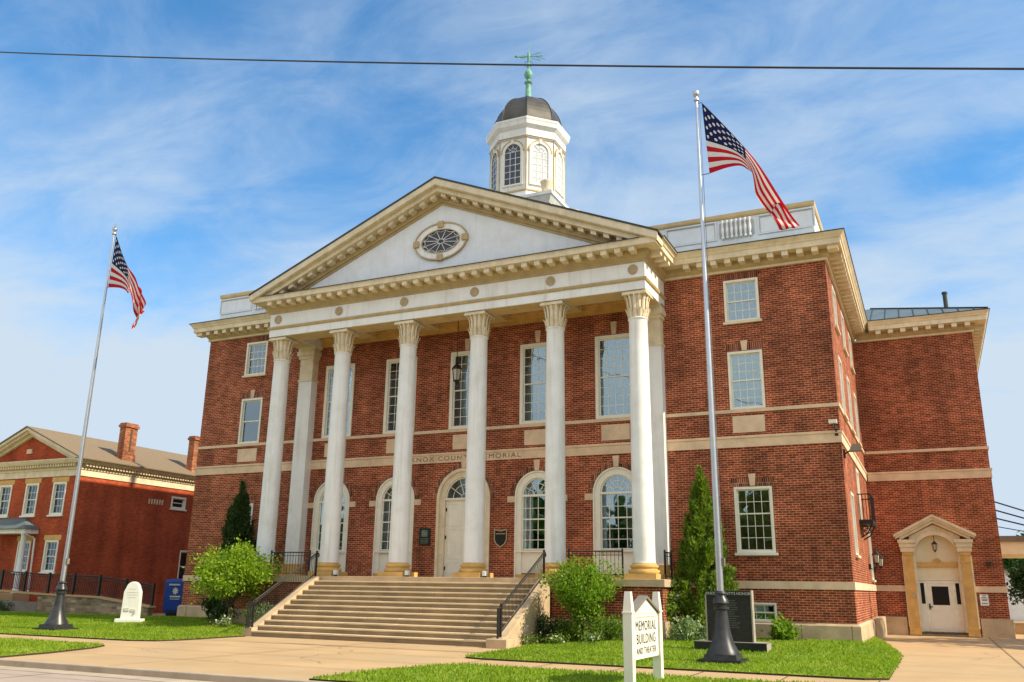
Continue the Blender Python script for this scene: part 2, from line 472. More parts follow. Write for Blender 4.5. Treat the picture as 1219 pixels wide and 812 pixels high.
def text(name, s, size, loc, rot, mat, parent=None, width=None, ext=.004, xs=1.0, align='CENTER', spacing=1.0):
    cu = bpy.data.curves.new(name, 'FONT')
    cu.body = s; cu.size = size; cu.align_x = align; cu.align_y = 'CENTER'; cu.extrude = ext
    cu.space_character = spacing
    cu.materials.append(mat)
    o = bpy.data.objects.new(name, cu)
    COL.objects.link(o)
    off = WLOC.get(parent.name, Vector((0, 0, 0))) if parent else Vector((0, 0, 0))
    o.location = Vector(loc) - off
    o.rotation_euler = rot
    o.scale = (xs, 1, 1)
    bpy.context.view_layer.update()
    me = bpy.data.meshes.new_from_object(o.evaluated_get(bpy.context.evaluated_depsgraph_get()))
    me.name = name
    me.materials.clear(); me.materials.append(mat)
    q = bpy.data.objects.new(name, me)
    COL.objects.link(q)
    q.location, q.rotation_euler, q.scale = o.location, o.rotation_euler, o.scale
    bpy.data.objects.remove(o); bpy.data.curves.remove(cu)
    q.name = name
    if parent: q.parent = parent
    WLOC[q.name] = Vector(loc)
    return q

def copy_tree(o, parent=None):
    c = o.copy(); COL.objects.link(c)
    c.parent = parent
    for ch in list(o.children):
        copy_tree(ch, c)
    return c

FRONT = lambda Y: (lambda u, n, z: (u, Y - n, z))
RIGHT = lambda X: (lambda u, n, z: (X + n, u, z))

def arcpts(cx, cz, r, a0=0, a1=180, n=20, rz=None):
    rz = rz or r
    return [(cx + r * cos(radians(a0 + (a1 - a0) * i / n)), cz + rz * sin(radians(a0 + (a1 - a0) * i / n))) for i in range(n + 1)]

def holed_wall(b, u0, u1, z0, z1, holes, depth=.22):
    """wall face at n=0 with rectangular or arched holes and reveals; holes = (ua, ub, za, zb, arch)"""
    us = sorted({u0, u1, *[h[0] for h in holes], *[h[1] for h in holes]})
    zs = sorted({z0, z1, *[h[2] for h in holes], *[h[3] for h in holes]})
    for i in range(len(us) - 1):
        for j in range(len(zs) - 1):
            cu, cz = (us[i] + us[i + 1]) / 2, (zs[j] + zs[j + 1]) / 2
            if any(h[0] < cu < h[1] and h[2] < cz < h[3] for h in holes):
                continue
            b.add([(us[i], 0, zs[j]), (us[i + 1], 0, zs[j]), (us[i + 1], 0, zs[j + 1]), (us[i], 0, zs[j + 1])], [(0, 1, 2, 3)])
    for ua, ub, za, zb, arch in holes:
        if arch:
            r = (ub - ua) / 2; c = (ua + ub) / 2; zc = zb - r
            ap = arcpts(c, zc, r)
            mid = len(ap) // 2
            b.add([(ub, 0, zb)] + [(u, 0, z) for u, z in ap[:mid + 1]], [tuple([0] + [mid + 1 - k for k in range(mid + 1)])])
            b.add([(ua, 0, zb)] + [(u, 0, z) for u, z in ap[mid:]], [tuple([0] + [len(ap) - mid - k for k in range(len(ap) - mid)])])
            for k in range(len(ap) - 1):
                (a, p), (c2, q) = ap[k], ap[k + 1]
                b.add([(a, 0, p), (c2, 0, q), (c2, -depth, q), (a, -depth, p)], [(0, 1, 2, 3)])
            zt = zc
        else:
            zt = zb
            b.add([(ua, 0, zb), (ub, 0, zb), (ub, -depth, zb), (ua, -depth, zb)], [(0, 1, 2, 3)])
        b.add([(ua, 0, za), (ub, 0, za), (ub, -depth, za), (ua, -depth, za)], [(0, 1, 2, 3)])
        for u in (ua, ub):
            b.add([(u, 0, za), (u, 0, zt), (u, -depth, zt), (u, -depth, za)], [(0, 1, 2, 3)])
    return b

def sash_window(T, parent, cx, z0, z1, w, nx, nlow, nup, frame=FRAME, glass=GLASS, sill=True, keystone=None, cas=.085, curtain=None, n0=-.10, silmat=None, muntin=.02, blindmat=None):
    """double-hung window filling the opening cx±w/2, z0..z1. One part 'window' with sub-parts."""
    f = B(T)
    a, b_ = cx - w / 2, cx + w / 2
    f.box(a, a + cas, n0 - .04, .035, z0, z1); f.box(b_ - cas, b_, n0 - .04, .035, z0, z1)
    f.box(a + cas, b_ - cas, n0 - .04, .035, z1 - cas, z1); f.box(a + cas, b_ - cas, n0 - .04, .02, z0, z0 + cas * .8)
    win = f.build('window', frame, parent)
    ia, ib, iz0, iz1 = a + cas, b_ - cas, z0 + cas * .8, z1 - cas
    zm = iz0 + (iz1 - iz0) * nlow / (nlow + nup)
    s = B(T)
    st = .045
    for za, zb, rows, nn in ((iz0, zm + .02, nlow, n0), (zm - .02, iz1, nup, n0 + .03)):
        s.box(ia, ia + st, nn - .03, nn, za, zb); s.box(ib - st, ib, nn - .03, nn, za, zb)
        s.box(ia + st, ib - st, nn - .03, nn, za, za + st); s.box(ia + st, ib - st, nn - .03, nn, zb - st, zb)
        for k in range(1, nx):
            u = ia + st + (ib - ia - 2 * st) * k / nx
            s.box(u - muntin / 2, u + muntin / 2, nn - .026, nn - .004, za + st, zb - st)
        for k in range(1, rows):
            z = za + st + (zb - za - 2 * st) * k / rows
            s.box(ia + st, ib - st, nn - .024, nn - .006, z - muntin / 2, z + muntin / 2)
    s.build('sash', frame, win)
    g = B(T)
    g.box(ia + .01, ib - .01, n0 - .019, n0 - .013, iz0 + .01, zm)
    g.box(ia + .01, ib - .01, n0 + .011, n0 + .017, zm, iz1 - .01)
    g.build('pane', glass, win)
    if sill:
        B(T).box(a - .07, b_ + .07, -.02, .10, z0 - .09, z0 - .003).build('sill', silmat or frame, win)
    if keystone:
        B(T).prism([(cx - .085, keystone[0]), (cx + .085, keystone[0]), (cx + .125, keystone[1]), (cx - .125, keystone[1])], 0, .05).build('keystone', STONE, win)
    if curtain == 'blind':
        B(T).box(ia, ib, n0 - .055, n0 - .045, iz0, iz1).build('blind', blindmat or BLIND, win)
    elif curtain:
        c = B(T)
        for ca, cb in curtain:
            npt = 14
            pts = [(ia + (ib - ia) * (ca + (cb - ca) * k / npt), n0 - .2 + .035 * sin(k * 2.2)) for k in range(npt + 1)]
            for k in range(npt):
                (p, q), (p2, q2) = pts[k], pts[k + 1]
                c.add([(p, q, iz0), (p2, q2, iz0), (p2, q2, iz1), (p, q, iz1)], [(0, 1, 2, 3)])
        c.build('curtain', CURTAIN, win, recalc=False)
    return win

# ------------------------------------------------------------------ ground, road, pavements
def sheet(name, poly, z, mat, kind='structure', thick=None):
    b = B()
    if thick:
        b.slab(poly, z - thick, z)
    else:
        b.add([(x, y, z) for x, y in poly], [tuple(range(len(poly)))])
    o = b.build(name, mat)
    if not thick and o.data.polygons[0].normal.z < 0:
        o.data.flip_normals()
    return tag(o, kind=kind)

rect = lambda x0, x1, y0, y1: [(x0, y0), (x1, y0), (x1, y1), (x0, y1)]
sheet('ground', rect(-2500, 2500, -2500, 2500), -2.32, EARTH)
sheet('road', rect(-300, 300, -28.5, -17.23), -2.19, ROAD)
sheet('far_pavement', rect(-300, 300, -33.5, -28.5), -2.05, CONC, thick=.25)
sheet('block_ground', rect(-120, 120, -17.08, 80), -2.066, CONC, thick=.22)
tag(B().box(-300, 300, -17.23, -17.083, -2.32, -2.052).build('kerb', KERB, bevel=.02), kind='structure')
# road joint / gutter line
sheet('gutter', rect(-300, 300, -17.75, -17.234), -2.184, KERB)

def joints(name, segs, w=.022, z=-2.049):
    b = B()
    for (x0, y0), (x1, y1) in segs:
        d = Vector((x1 - x0, y1 - y0)).normalized(); nrm = Vector((-d.y, d.x)) * w / 2
        b.add([(x0 + nrm.x, y0 + nrm.y, z), (x1 + nrm.x, y1 + nrm.y, z), (x1 - nrm.x, y1 - nrm.y, z), (x0 - nrm.x, y0 - nrm.y, z)], [(0, 1, 2, 3)])
    return tag(b.build(name, SEAM), kind='structure')

def smooth01(t):
    t = min(1, max(0, t)); return t * t * (3 - 2 * t)
def gz(x, y):
    ry = smooth01((y + 9.0) / 8.0)
    if x > 0:
        f = smooth01((x - 5.4) / 2.2) * smooth01((15.9 - x) / 1.6)
    else:
        f = smooth01((-x - 4.6) / 2.4)
    return -2.025 + .20 * ry * f

def lawn(name, poly):
    bm = bmesh.new()
    vs = [bm.verts.new((x, y, 0)) for x, y in poly]
    bm.faces.new(vs)
    xs = [p[0] for p in poly]; ys = [p[1] for p in poly]
    for k in range(int(min(xs)) , int(max(xs)) + 1):
        bmesh.ops.bisect_plane(bm, geom=bm.verts[:] + bm.edges[:] + bm.faces[:], plane_co=(k + .37, 0, 0), plane_no=(1, 0, 0))
    for k in range(int(min(ys)) - 1, int(max(ys)) + 1):
        bmesh.ops.bisect_plane(bm, geom=bm.verts[:] + bm.edges[:] + bm.faces[:], plane_co=(0, k + .41, 0), plane_no=(0, 1, 0))
    bmesh.ops.triangulate(bm, faces=bm.faces[:])
    for v in bm.verts:
        v.co.z = gz(v.co.x, v.co.y)
    ed = [e for e in bm.edges if e.is_boundary]
    r = bmesh.ops.extrude_edge_only(bm, edges=ed)
    for g in r['geom']:
        if isinstance(g, bmesh.types.BMVert):
            g.co.z = -2.12
    bmesh.ops.recalc_face_normals(bm, faces=bm.faces[:])
    me = bpy.data.meshes.new(name); bm.to_mesh(me)
    tris = [[tuple(v.co) for v in f.verts] for f in bm.faces if len(f.verts) == 3]
    bm.free()
    me.materials.append(SOD); me.materials.append(MULCH)
    for p in me.polygons:
        if abs(p.normal.z) < .5: p.material_index = 1
    o = bpy.data.objects.new(name, me); COL.objects.link(o)
    tag(o, kind='structure')
    return tris

tris = []
tris += lawn('lawn', [(5.75, -10.3), (5.95, -10.62), (6.5, -10.8), (15.3, -10.8), (15.75, -10.5), (15.78, -3.5), (15.6, -1.2), (15.0, 2.6), (14.62, 4.4), (14.62, -.06), (8.98, -.06), (8.98, -2.98), (5.42, -2.98), (5.42, -6.6), (5.6, -6.7)])
tris += lawn('lawn', [(-34, -10.8), (-5.6, -10.8), (-4.85, -10.45), (-4.62, -9.7), (-4.62, -6.75), (-5.35, -6.6), (-5.35, -2.98), (-8.98, -2.98), (-8.98, -.06), (-14.6, -.06), (-15.2, -.4), (-34, -2.0)])
tris += lawn('lawn', [(7.0, -12.62), (6.45, -13.2), (6.1, -14.8), (6.0, -17.05), (38, -17.05), (38, -12.6)])
tris += lawn('lawn', [(-34, -12.6), (-5.0, -12.6), (-4.3, -12.8), (-3.8, -13.6), (-3.2, -15.4), (-2.9, -17.05), (-34, -17.05)])
segs = [((x, -12.58), (x, -10.82)) for x in np.arange(-33, 38, 1.8) if not -4.2 < x < 5.9]
segs += [((-4.4, -10.7), (5.7, -10.7)), ((-4.2, -12.7), (6.4, -12.7)), ((.7, -17.0), (.7, -6.6)), ((-3.9, -8.6), (5.6, -8.6)), ((-3.4, -14.9), (6.1, -14.9))]
segs += [((15.8, y), (30, y)) for y in (-8.0, -5, -2, 1, 4, 7, 10)] + [((18.6, -10.6), (18.6, 11.8))]
joints('pavement_joints', segs)
rc = random.Random(21)
cr_ = []
for x, y, a, n in ((-1.5, -15.8, .5, 14), (2.8, -11.5, 2.2, 12), (1.5, -9.0, 1.2, 10), (-3.0, -12.9, .2, 9), (17.5, -3.0, .8, 13), (18.8, 3.0, 1.9, 9), (9.0, -11.5, .4, 6), (4.0, -14.0, 2.8, 10)):
    p = (x, y)
    for k in range(n):
        a += rc.uniform(-.6, .6)
        q = (p[0] + cos(a) * .3, p[1] + sin(a) * .3)
        cr_.append((p, q)); p = q
joints('pavement_cracks', cr_, .012, -2.0485)
joints('road_cracks', [((x, -17.8), (x + rc.uniform(-.1, .1), -28.4)) for x in range(-40, 40, 5)] + [((-60, -22.9), (60, -22.9))], .03, -2.183)

def grass(tris, dens):
    T = np.array(tris)
    a, b, c = T[:, 0], T[:, 1], T[:, 2]
    ar = np.linalg.norm(np.cross(b - a, c - a), axis=1) / 2
    cen = (a + b + c) / 3
    vis = (cen[:, 0] > -27) & (cen[:, 0] < 22)
    ar = ar * vis
    n = int(ar.sum() * dens)
    k = rng.choice(len(T), n, p=ar / ar.sum())
    u, v = rng.random(n), rng.random(n)
    fl = u + v > 1
    u[fl], v[fl] = 1 - u[fl], 1 - v[fl]
    P = a[k] + (b - a)[k] * u[:, None] + (c - a)[k] * v[:, None]
    P = P + rng.normal(0, .035, (n, 3)) * np.array([1, 1, 0])
    th = rng.random(n) * 2 * pi
    # mown height with some longer patches
    patch = .5 + .5 * np.sin(P[:, 0] * 1.7 + 1.3 * np.sin(P[:, 1] * 1.1)) * np.sin(P[:, 1] * 2.1)
    h = (.035 + .03 * rng.random(n)) * (.8 + .5 * patch)
    wd = .012 + .012 * rng.random(n)
    d = np.stack([np.cos(th), np.sin(th), 0 * th], 1)
    lean = rng.normal(0, .022, (n, 3)); lean[:, 2] = 0
    v0 = P - d * wd[:, None]; v1 = P + d * wd[:, None]
    v2 = P + lean + np.stack([0 * h, 0 * h, h], 1)
    V = np.stack([v0, v1, v2], 1).reshape(-1, 3)
    mesh_tris('grass', V, GRASS)

def mesh_poly(name, V, k, mat, parent=None):
    me = bpy.data.meshes.new(name)
    n = len(V) // k
    off = WLOC.get(parent.name, Vector((0, 0, 0))) if parent else Vector((0, 0, 0))
    V = V - np.array(off)
    me.vertices.add(len(V)); me.vertices.foreach_set('co', V.astype(np.float32).ravel())
    me.loops.add(len(V)); me.loops.foreach_set('vertex_index', np.arange(len(V), dtype=np.int32))
    me.polygons.add(n)
    me.polygons.foreach_set('loop_start', np.arange(0, n * k, k, dtype=np.int32))
    me.update(calc_edges=True)
    me.validate()
    me.materials.append(mat)
    o = bpy.data.objects.new(name, me); COL.objects.link(o)
    if parent: o.parent = parent
    WLOC[o.name] = Vector(off)
    return o
def mesh_tris(name, V, mat):
    return tag(mesh_poly(name, V, 3, mat), kind='stuff')
grass(tris, 330)

# planting beds
for poly in ([(5.45, -3.0), (8.95, -3.0), (9.0, -4.2), (7.6, -4.75), (5.9, -4.6), (5.45, -4.9)],
             [(9.0, -.1), (9.02, -2.9), (10.6, -2.6), (12.8, -1.3), (12.9, -.1)],
             [(-5.4, -3.0), (-5.4, -5.2), (-6.6, -5.2), (-8.9, -4.6), (-9.6, -3.0), (-9.0, -2.9)],
             [(-9.0, -.1), (-9.0, -2.6), (-11.6, -1.9), (-12.0, -.1)]):
    b = B(); b.add([(x, y, gz(x, y) + .02) for x, y in poly], [tuple(range(len(poly)))])
    o = b.build('planting_bed', MULCH)
    if o.data.polygons[0].normal.z < 0: o.data.flip_normals()
    tag(o, kind='structure')

# ------------------------------------------------------------------ main building
XM, YB, ZC = 14.42, 11.96, 11.155
PX = 8.5                      # portico half width (entablature)
COLX = [-8.064 + 3.2256 * i for i in range(6)]
CY = -2.09
bld = thing('memorial_building', (0, 0, -1.85), 'red brick memorial hall with six white columns, pediment and domed cupola', 'public building')

RW = [(11.4, 9.2, 10.82, 1.26), (11.4, 5.9, 8.06, 1.24), (11.4, .93, 3.17, 1.3)]
holes = []
for sx in (1, -1):
    for cx, z0, z1, w in RW:
        holes.append((sx * cx - w / 2, sx * cx + w / 2, z0, z1, False))
    holes.append((sx * 11.4 - .55, sx * 11.4 + .55, -1.32, -.70, False))
BAYS = [-6.45, -3.2256, 0, 3.2256, 6.45]
for cx in BAYS:
    holes.append((cx - .78, cx + .78, 5.93, 9.22, False))
    if cx: holes.append((cx - .94, cx + .94, 0, 4.07, True))
    else: holes.append((-1.21, 1.21, 0, 4.30, True))
b = B(FRONT(0))
holed_wall(b, -XM, XM, -1.35, ZC + .05, holes, .24)
wall = b.build('wall', BRICK, bld)
b = B(RIGHT(XM))
SIDEW = [(y, z0, z1, w) for y in (2.4, 5.8, 9.2) for z0, z1, w in ((9.2, 10.8, 1.2), (5.9, 8.06, 1.2))]
SIDEW += [(2.4, .93, 3.1, 1.2), (10.1, .2, 2.6, 1.1)]
sh = [(y - w / 2, y + w / 2, z0, z1, False) for y, z0, z1, w in SIDEW] + [(6.2 - .6, 6.2 + .6, 2.4, 4.4, False)]
holed_wall(b, 0, YB + .3, -1.35, ZC + .05, sh, .2)
b.build('wall', BRICK, bld)
b = B(RIGHT(-XM)); b.add([(0, 0, -1.35), (YB + 12, 0, -1.35), (YB + 12, 0, ZC + .05), (0, 0, ZC + .05)], [(0, 1, 2, 3)])
b.build('wall', BRICK, bld)
# interior backing one metre in, and upper floors, so the rooms behind the glass are dim
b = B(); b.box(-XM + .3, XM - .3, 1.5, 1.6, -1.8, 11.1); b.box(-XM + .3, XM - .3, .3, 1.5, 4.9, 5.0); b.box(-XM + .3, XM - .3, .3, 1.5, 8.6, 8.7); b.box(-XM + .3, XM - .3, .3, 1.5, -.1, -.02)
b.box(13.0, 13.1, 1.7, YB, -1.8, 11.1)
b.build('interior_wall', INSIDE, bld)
# wing
XW = 19.487
b = B(FRONT(YB))
holed_wall(b, XM, XW, -1.35, ZC + .05, [(16.13, 17.81, -1.9, 2.16, True)], .5)
b.T = RIGHT(XW); b.add([(YB, 0, -1.35), (YB + 14, 0, -1.35), (YB + 14, 0, ZC + .05), (YB, 0, ZC + .05)], [(0, 1, 2, 3)])
b.build('wing_wall', BRICK, bld)

wing_path = [(XW, YB + 14), (XW, YB), (XM, YB)]
main_r = [(XM, YB), (XM, 0), (PX, 0)]
main_full = [(XM, YB), (XM, 0), (-XM, 0), (-XM, YB + 12)]
# plinth, water table, courses (mitred bands)
def band(path, z0, z1, o, name, mat, i=-.02, closed=False, bev=0):
    return B().sweep(path, [(i, z0), (o, z0), (o, z1), (i, z1)], closed).build(name, mat, bld, bevel=bev)
b = B()
b.sweep(main_full, [(-.02, -2.3), (.11, -2.3), (.11, -1.38), (.05, -1.31), (-.02, -1.31)])
b.box(XM + .012, 16.13 - .58, YB - .1, YB + .02, -2.3, -1.31)
b.box(17.81 + .58, XW + .1, YB - .1, YB + .02, -2.3, -1.31); b.box(XW + .02, XW + .1, YB + .02, YB + 14, -2.3, -1.31)
b.build('plinth', PLINTH, bld)
# plinth vertical joints
b = B()
for x in list(np.arange(9.6, 14.4, 1.55)) + list(np.arange(-14.0, -9, 1.55)):
    b.box(x, x + .018, -.114, -.1, -2.0, -1.36)
b.build('plinth_joint', SEAM, bld)
for z0, z1, o, nm, mat in ((-.25, 0.0, .045, 'water_table', STONE), (4.56, 4.965, .04, 'belt_course', STONE), (5.80, 5.925, .055, 'sill_course', STONE)):
    b = B()
    pr = [(-.02, z0), (o, z0), (o, z1), (-.02, z1)]
    if nm == 'belt_course':
        pr = [(-.02, z0), (o, z0), (o, z1 - .1), (o + .035, z1 - .08), (o + .035, z1), (-.02, z1)]
    if nm == 'water_table':
        b.sweep([(XM, YB), (XM, 0), (9.0, 0)], pr).build(nm, mat, bld); B().sweep([(-9.0, 0), (-XM, 0), (-XM, YB + 12)], pr).build(nm, mat, bld)
        B().box(XM + .05, 15.6, YB - .045, YB + .02, z0, z1).build(nm, mat, bld); B().box(18.35, XW + .045, YB - .045, YB + .02, z0, z1).build(nm, mat, bld)
        continue
    else:
        B().sweep(main_full, pr).build(nm, mat, bld)
        B().sweep([(XW, YB + 14), (XW, YB), (XM + .09, YB)], pr).build(nm, mat, bld)
text('carved_lettering', 'KNOX COUNTY MEMORIAL', .265, (0, -.042, 4.72), (pi / 2, 0, 0), ENGR, bld, xs=1.27, ext=.006, spacing=1.25)

# cornice of the block, portico and wing, with modillions worked into the mesh
def modillion(b, x, y, dirx, diry, z0=11.33, z1=11.511, w=.22, d=.42, off=.12):
    cx, cy = x + dirx * (off + d / 2), y + diry * (off + d / 2)
    hx = d / 2 if dirx else w / 2; hy = d / 2 if diry else w / 2
    b.box(cx - hx, cx + hx, cy - hy, cy + hy, z0, z1)
def modrow(b, p, q, nrm, sp=.52, **k):
    L = (Vector(q) - Vector(p)).length; n = max(1, round(L / sp))
    for i in range(n):
        t = (i + .5) / n
        modillion(b, p[0] + (q[0] - p[0]) * t, p[1] + (q[1] - p[1]) * t, *nrm, **k)
bed = [(-.02, ZC), (.07, ZC), (.07, 11.24), (.16, 11.36), (.16, 11.52), (-.02, 11.52)]
trim = [(-.02, ZC - .02), (.075, ZC - .02), (.085, ZC + .06), (-.02, ZC + .06)]
corona = [(-.02, 11.512), (.60, 11.512), (.60, 11.70), (.63, 11.73), (-.02, 11.73)]
cyma = [(-.02, 11.73), (.64, 11.73), (.66, 11.78), (.75, 11.89), (.76, 11.92), (-.02, 11.92)]
drip = [(-.02, 11.92), (.785, 11.92), (.785, 11.95), (-.02, 11.99)]
portL = [(-PX, 0), (-XM, 0), (-XM, YB + 12)]
port_full = [(PX, 0), (PX, -2.57), (-PX, -2.57), (-PX, 0)]
all_path = [(XM, YB)] + [(XM, 0)] + port_full + [(-XM, 0), (-XM, YB + 12)]
b = B(); b.sweep(all_path, corona)
b.sweep([(XM, YB), (XM, 0), (PX, 0), (PX, -2.57)], cyma); b.sweep([(-PX, -2.57), (-PX, 0), (-XM, 0), (-XM, YB + 12)], cyma)
modrow(b, (XM, .25), (XM, YB - .9), (1, 0)); modrow(b, (XM - .02, 0), (PX + .75, 0), (0, -1)); modrow(b, (PX, -.9), (PX, -2.5), (1, 0))
modrow(b, (PX - .05, -2.57), (-PX + .05, -2.57), (0, -1)); modrow(b, (-PX, -2.5), (-PX, -.9), (-1, 0)); modrow(b, (-PX - .75, 0), (-XM + .02, 0), (0, -1)); modrow(b, (-XM, .25), (-XM, YB), (-1, 0))
for cx in (XM, -XM):
    b.box(cx + (.14 if cx > 0 else -.5), cx + (.5 if cx > 0 else -.14), -.5, -.14, 11.36, 11.51)
b.sweep([(XW, YB + 14), (XW, YB), (XM + .77, YB)], corona); b.sweep([(XW, YB + 14), (XW, YB), (XM + .77, YB)], cyma)
modrow(b, (XM + .9, YB), (XW + .1, YB), (0, -1), .55); modrow(b, (XW, YB + .2), (XW, YB + 13), (1, 0), .55)
cornice = b.build('cornice', CREAM, bld)
b = B(); b.sweep(all_path, bed); b.sweep([(XW, YB + 14), (XW, YB), (XM + .17, YB)], bed)
b.build('bed_moulding', GOLDM, bld)
for pth in ([(XM, YB), (XM, 0), (PX, 0)], portL, [(XW, YB + 14), (XW, YB), (XM + .09, YB)]):
    B().sweep(pth, trim).build('frieze_trim', CREAM, bld)
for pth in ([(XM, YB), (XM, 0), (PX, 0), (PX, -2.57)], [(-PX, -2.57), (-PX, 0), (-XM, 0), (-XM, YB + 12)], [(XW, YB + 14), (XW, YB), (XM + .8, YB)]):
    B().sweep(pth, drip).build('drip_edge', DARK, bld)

B().sweep([(PX, -2.57), (-PX, -2.57)], [(.0, 11.731), (.66, 11.731), (.66, 11.76), (.0, 11.80)]).build('shadow_line_flashing', DARK, bld)  # metal flashing, kept dark to draw the shadow line above the corona
# roofs: low skirt behind the cornice up to the parapet, wing hip roof
b = B()
for pth in ([(XM, YB), (XM, 0), (PX, 0)], portL):
    B().sweep(pth, [(.7, 11.95), (.72, 11.98), (-.14, 12.33), (-.2, 12.2)]).build('skirt_roof', GREENROOF, bld)
b = B(); b.box(-XM + .3, XM - .3, .3, YB + 10, 12.2, 12.5); b.build('roof', GREENROOF, bld)
b = B()
e0, e1 = XW + .7, YB - .7
RP = e0 - 15.2                      # hip run
SLP = .41
zr = 11.98 + SLP * RP
b.add([(XM + .02, e1, 11.98), (e0, e1, 11.98), (e0, YB + 16, 11.98), (XM + .02, YB + 16, 11.98), (XM + .02, e1 + RP, zr), (15.2, e1 + RP, zr), (15.2, YB + 12, zr), (XM + .02, YB + 12, zr)],
      [(0, 1, 5, 4), (1, 2, 6, 5), (4, 5, 6, 7), (2, 3, 7, 6), (0, 4, 7, 3)])
wroof = b.build('wing_roof', METALROOF, bld)
for x in np.arange(XM + .9, e0 - .3, .62):
    t_ = min(RP, e0 - x)
    B().tube([(x, e1 + .02, 12.0), (x, e1 + t_, 12.0 + SLP * t_)], .022, 5).build('roof_seam', DARK, wroof)
B().tube([(15.2, e1 + RP, zr + .02), (e0, e1, 12.0)], .05, 6).build('hip_cap', DARK, wroof)
B().lathe(18.68, 14.5, [(.1, 12.4), (.1, 13.85), (.13, 13.85), (.13, 13.95)], 12).build('vent_pipe', DARK, wroof)

# parapet / balustrade in line with the walls
b = B()
prof = [(-.14, 12.22), (.0, 12.22), (.0, 12.50), (-.02, 12.50), (-.02, 13.38), (-.34, 13.38), (-.34, 12.22)]
F = FRONT(.15)
GREYREC = plain('grey_recess', (.45, .45, .46), .7)
for sx in (1, -1):
    pp = [(XM, YB), (XM, -.12), (6.0, -.12)] if sx > 0 else [(-6.0, -.12), (-XM, -.12), (-XM, YB)]
    par = B().sweep(pp, [(o - .27, z) for o, z in prof]).build('parapet', WHITE2, bld)
    B().sweep(pp, [(-.6, 13.38), (-.23, 13.38), (-.2, 13.44), (-.2, 13.56), (-.6, 13.58)]).build('coping', TAN, par)
    b = B(F); dk = B(F)
    for xa, xb in ((12.15, 14.2), (8.6, 10.6)):
        a, c = sorted((sx * xa, sx * xb))
        b.box(a, c, 0, .035, 12.55, 12.6); b.box(a, c, 0, .035, 13.28, 13.33); b.box(a, a + .05, 0, .035, 12.6, 13.28); b.box(c - .05, c, 0, .035, 12.6, 13.28)
        dk.box(a + .05, c - .05, .0, .012, 13.245, 13.28); dk.box(c - .085, c - .05, 0, .012, 12.6, 13.245); dk.box(a + .05, a + .075, 0, .012, 12.6, 13.245); dk.box(a + .075, c - .085, 0, .012, 12.6, 12.62)
    dk.box(min(sx * 10.7, sx * 12.0), max(sx * 10.7, sx * 12.0), .002, .02, 12.62, 13.22)
    b.build('parapet_panel', WHITE2, par)
    dk.build('panel_groove', GREYREC, par)
    for k in range(7):
        x = sx * (10.84 + k * .17)
        B().lathe(x, .085, [(.06, 12.55), (.06, 12.62), (.035, 12.68), (.065, 12.85), (.065, 12.92), (.035, 13.12), (.05, 13.22), (.05, 13.3)], 8).build('baluster', WHITE, par, smooth=40)

# portico entablature
b = B()
ent = [(0, 10.05), (0, 10.38), (.04, 10.39), (.06, 10.49), (0, 10.50), (0, 11.16), (-.95, 11.16), (-.95, 10.05)]
b.sweep([(PX, 0), (PX, -2.57), (-PX, -2.57), (-PX, 0)], ent)
entab = b.build('entablature', WHITE, bld)
b = B(); b.sweep([(PX, 0), (PX, -2.57), (-PX, -2.57), (-PX, 0)], [(.001, 10.36), (.05, 10.375), (.075, 10.43), (.07, 10.485), (.001, 10.51)])
b.sweep([(PX, 0), (PX, -2.57), (-PX, -2.57), (-PX, 0)], [(.001, 11.07), (.05, 11.09), (.06, 11.15), (.001, 11.158)])
b.build('fascia_moulding', GOLDM, entab)
b = B()
for i in range(5):
    b.box(COLX[i] + .52, COLX[i + 1] - .52, -2.50, -1.69, 10.035, 10.048)
    b.box(COLX[i] + .62, COLX[i + 1] - .62, -2.38, -1.81, 10.022, 10.034)
for sx in (-1, 1):
    b.box(min(sx * 7.62, sx * 8.43), max(sx * 7.62, sx * 8.43), -1.5, -.6, 10.035, 10.048)
b.build('soffit_panel', TAN, entab)
for x in COLX:
    r = [(x + .19 * cos(a), 10.81 + .19 * sin(a)) for a in np.linspace(0, 2 * pi, 20, endpoint=False)]
    B(FRONT(-2.57)).prism(r, 0, .03).build('rosette', ROSE, entab)
# portico ceiling with beams, inner cornice on the back wall
b = B(); b.box(-PX + .9, PX - .9, -1.63, .0, 10.62, 10.7)
for x in COLX[1:-1]:
    b.box(x - .4, x + .4, -1.62, -.3, 10.2, 10.615)
for i in range(5):
    xa, xb = COLX[i] + .55, COLX[i + 1] - .55
    b.box(xa, xb, -1.5, -1.44, 10.55, 10.617); b.box(xa, xb, -.56, -.5, 10.55, 10.617)
    b.box(xa, xa + .06, -1.44, -.56, 10.55, 10.617); b.box(xb - .06, xb, -1.44, -.56, 10.55, 10.617)
b.build('portico_ceiling', TAN, bld)
B(FRONT(0)).box(-PX + .96, PX - .96, -.02, .06, 10.12, 10.3).box(-PX + .96, PX - .96, -.02, .14, 10.303, 10.42).box(-PX + .96, PX - .96, -.02, .28, 10.423, 10.612).build('inner_cornice', GOLD, bld)

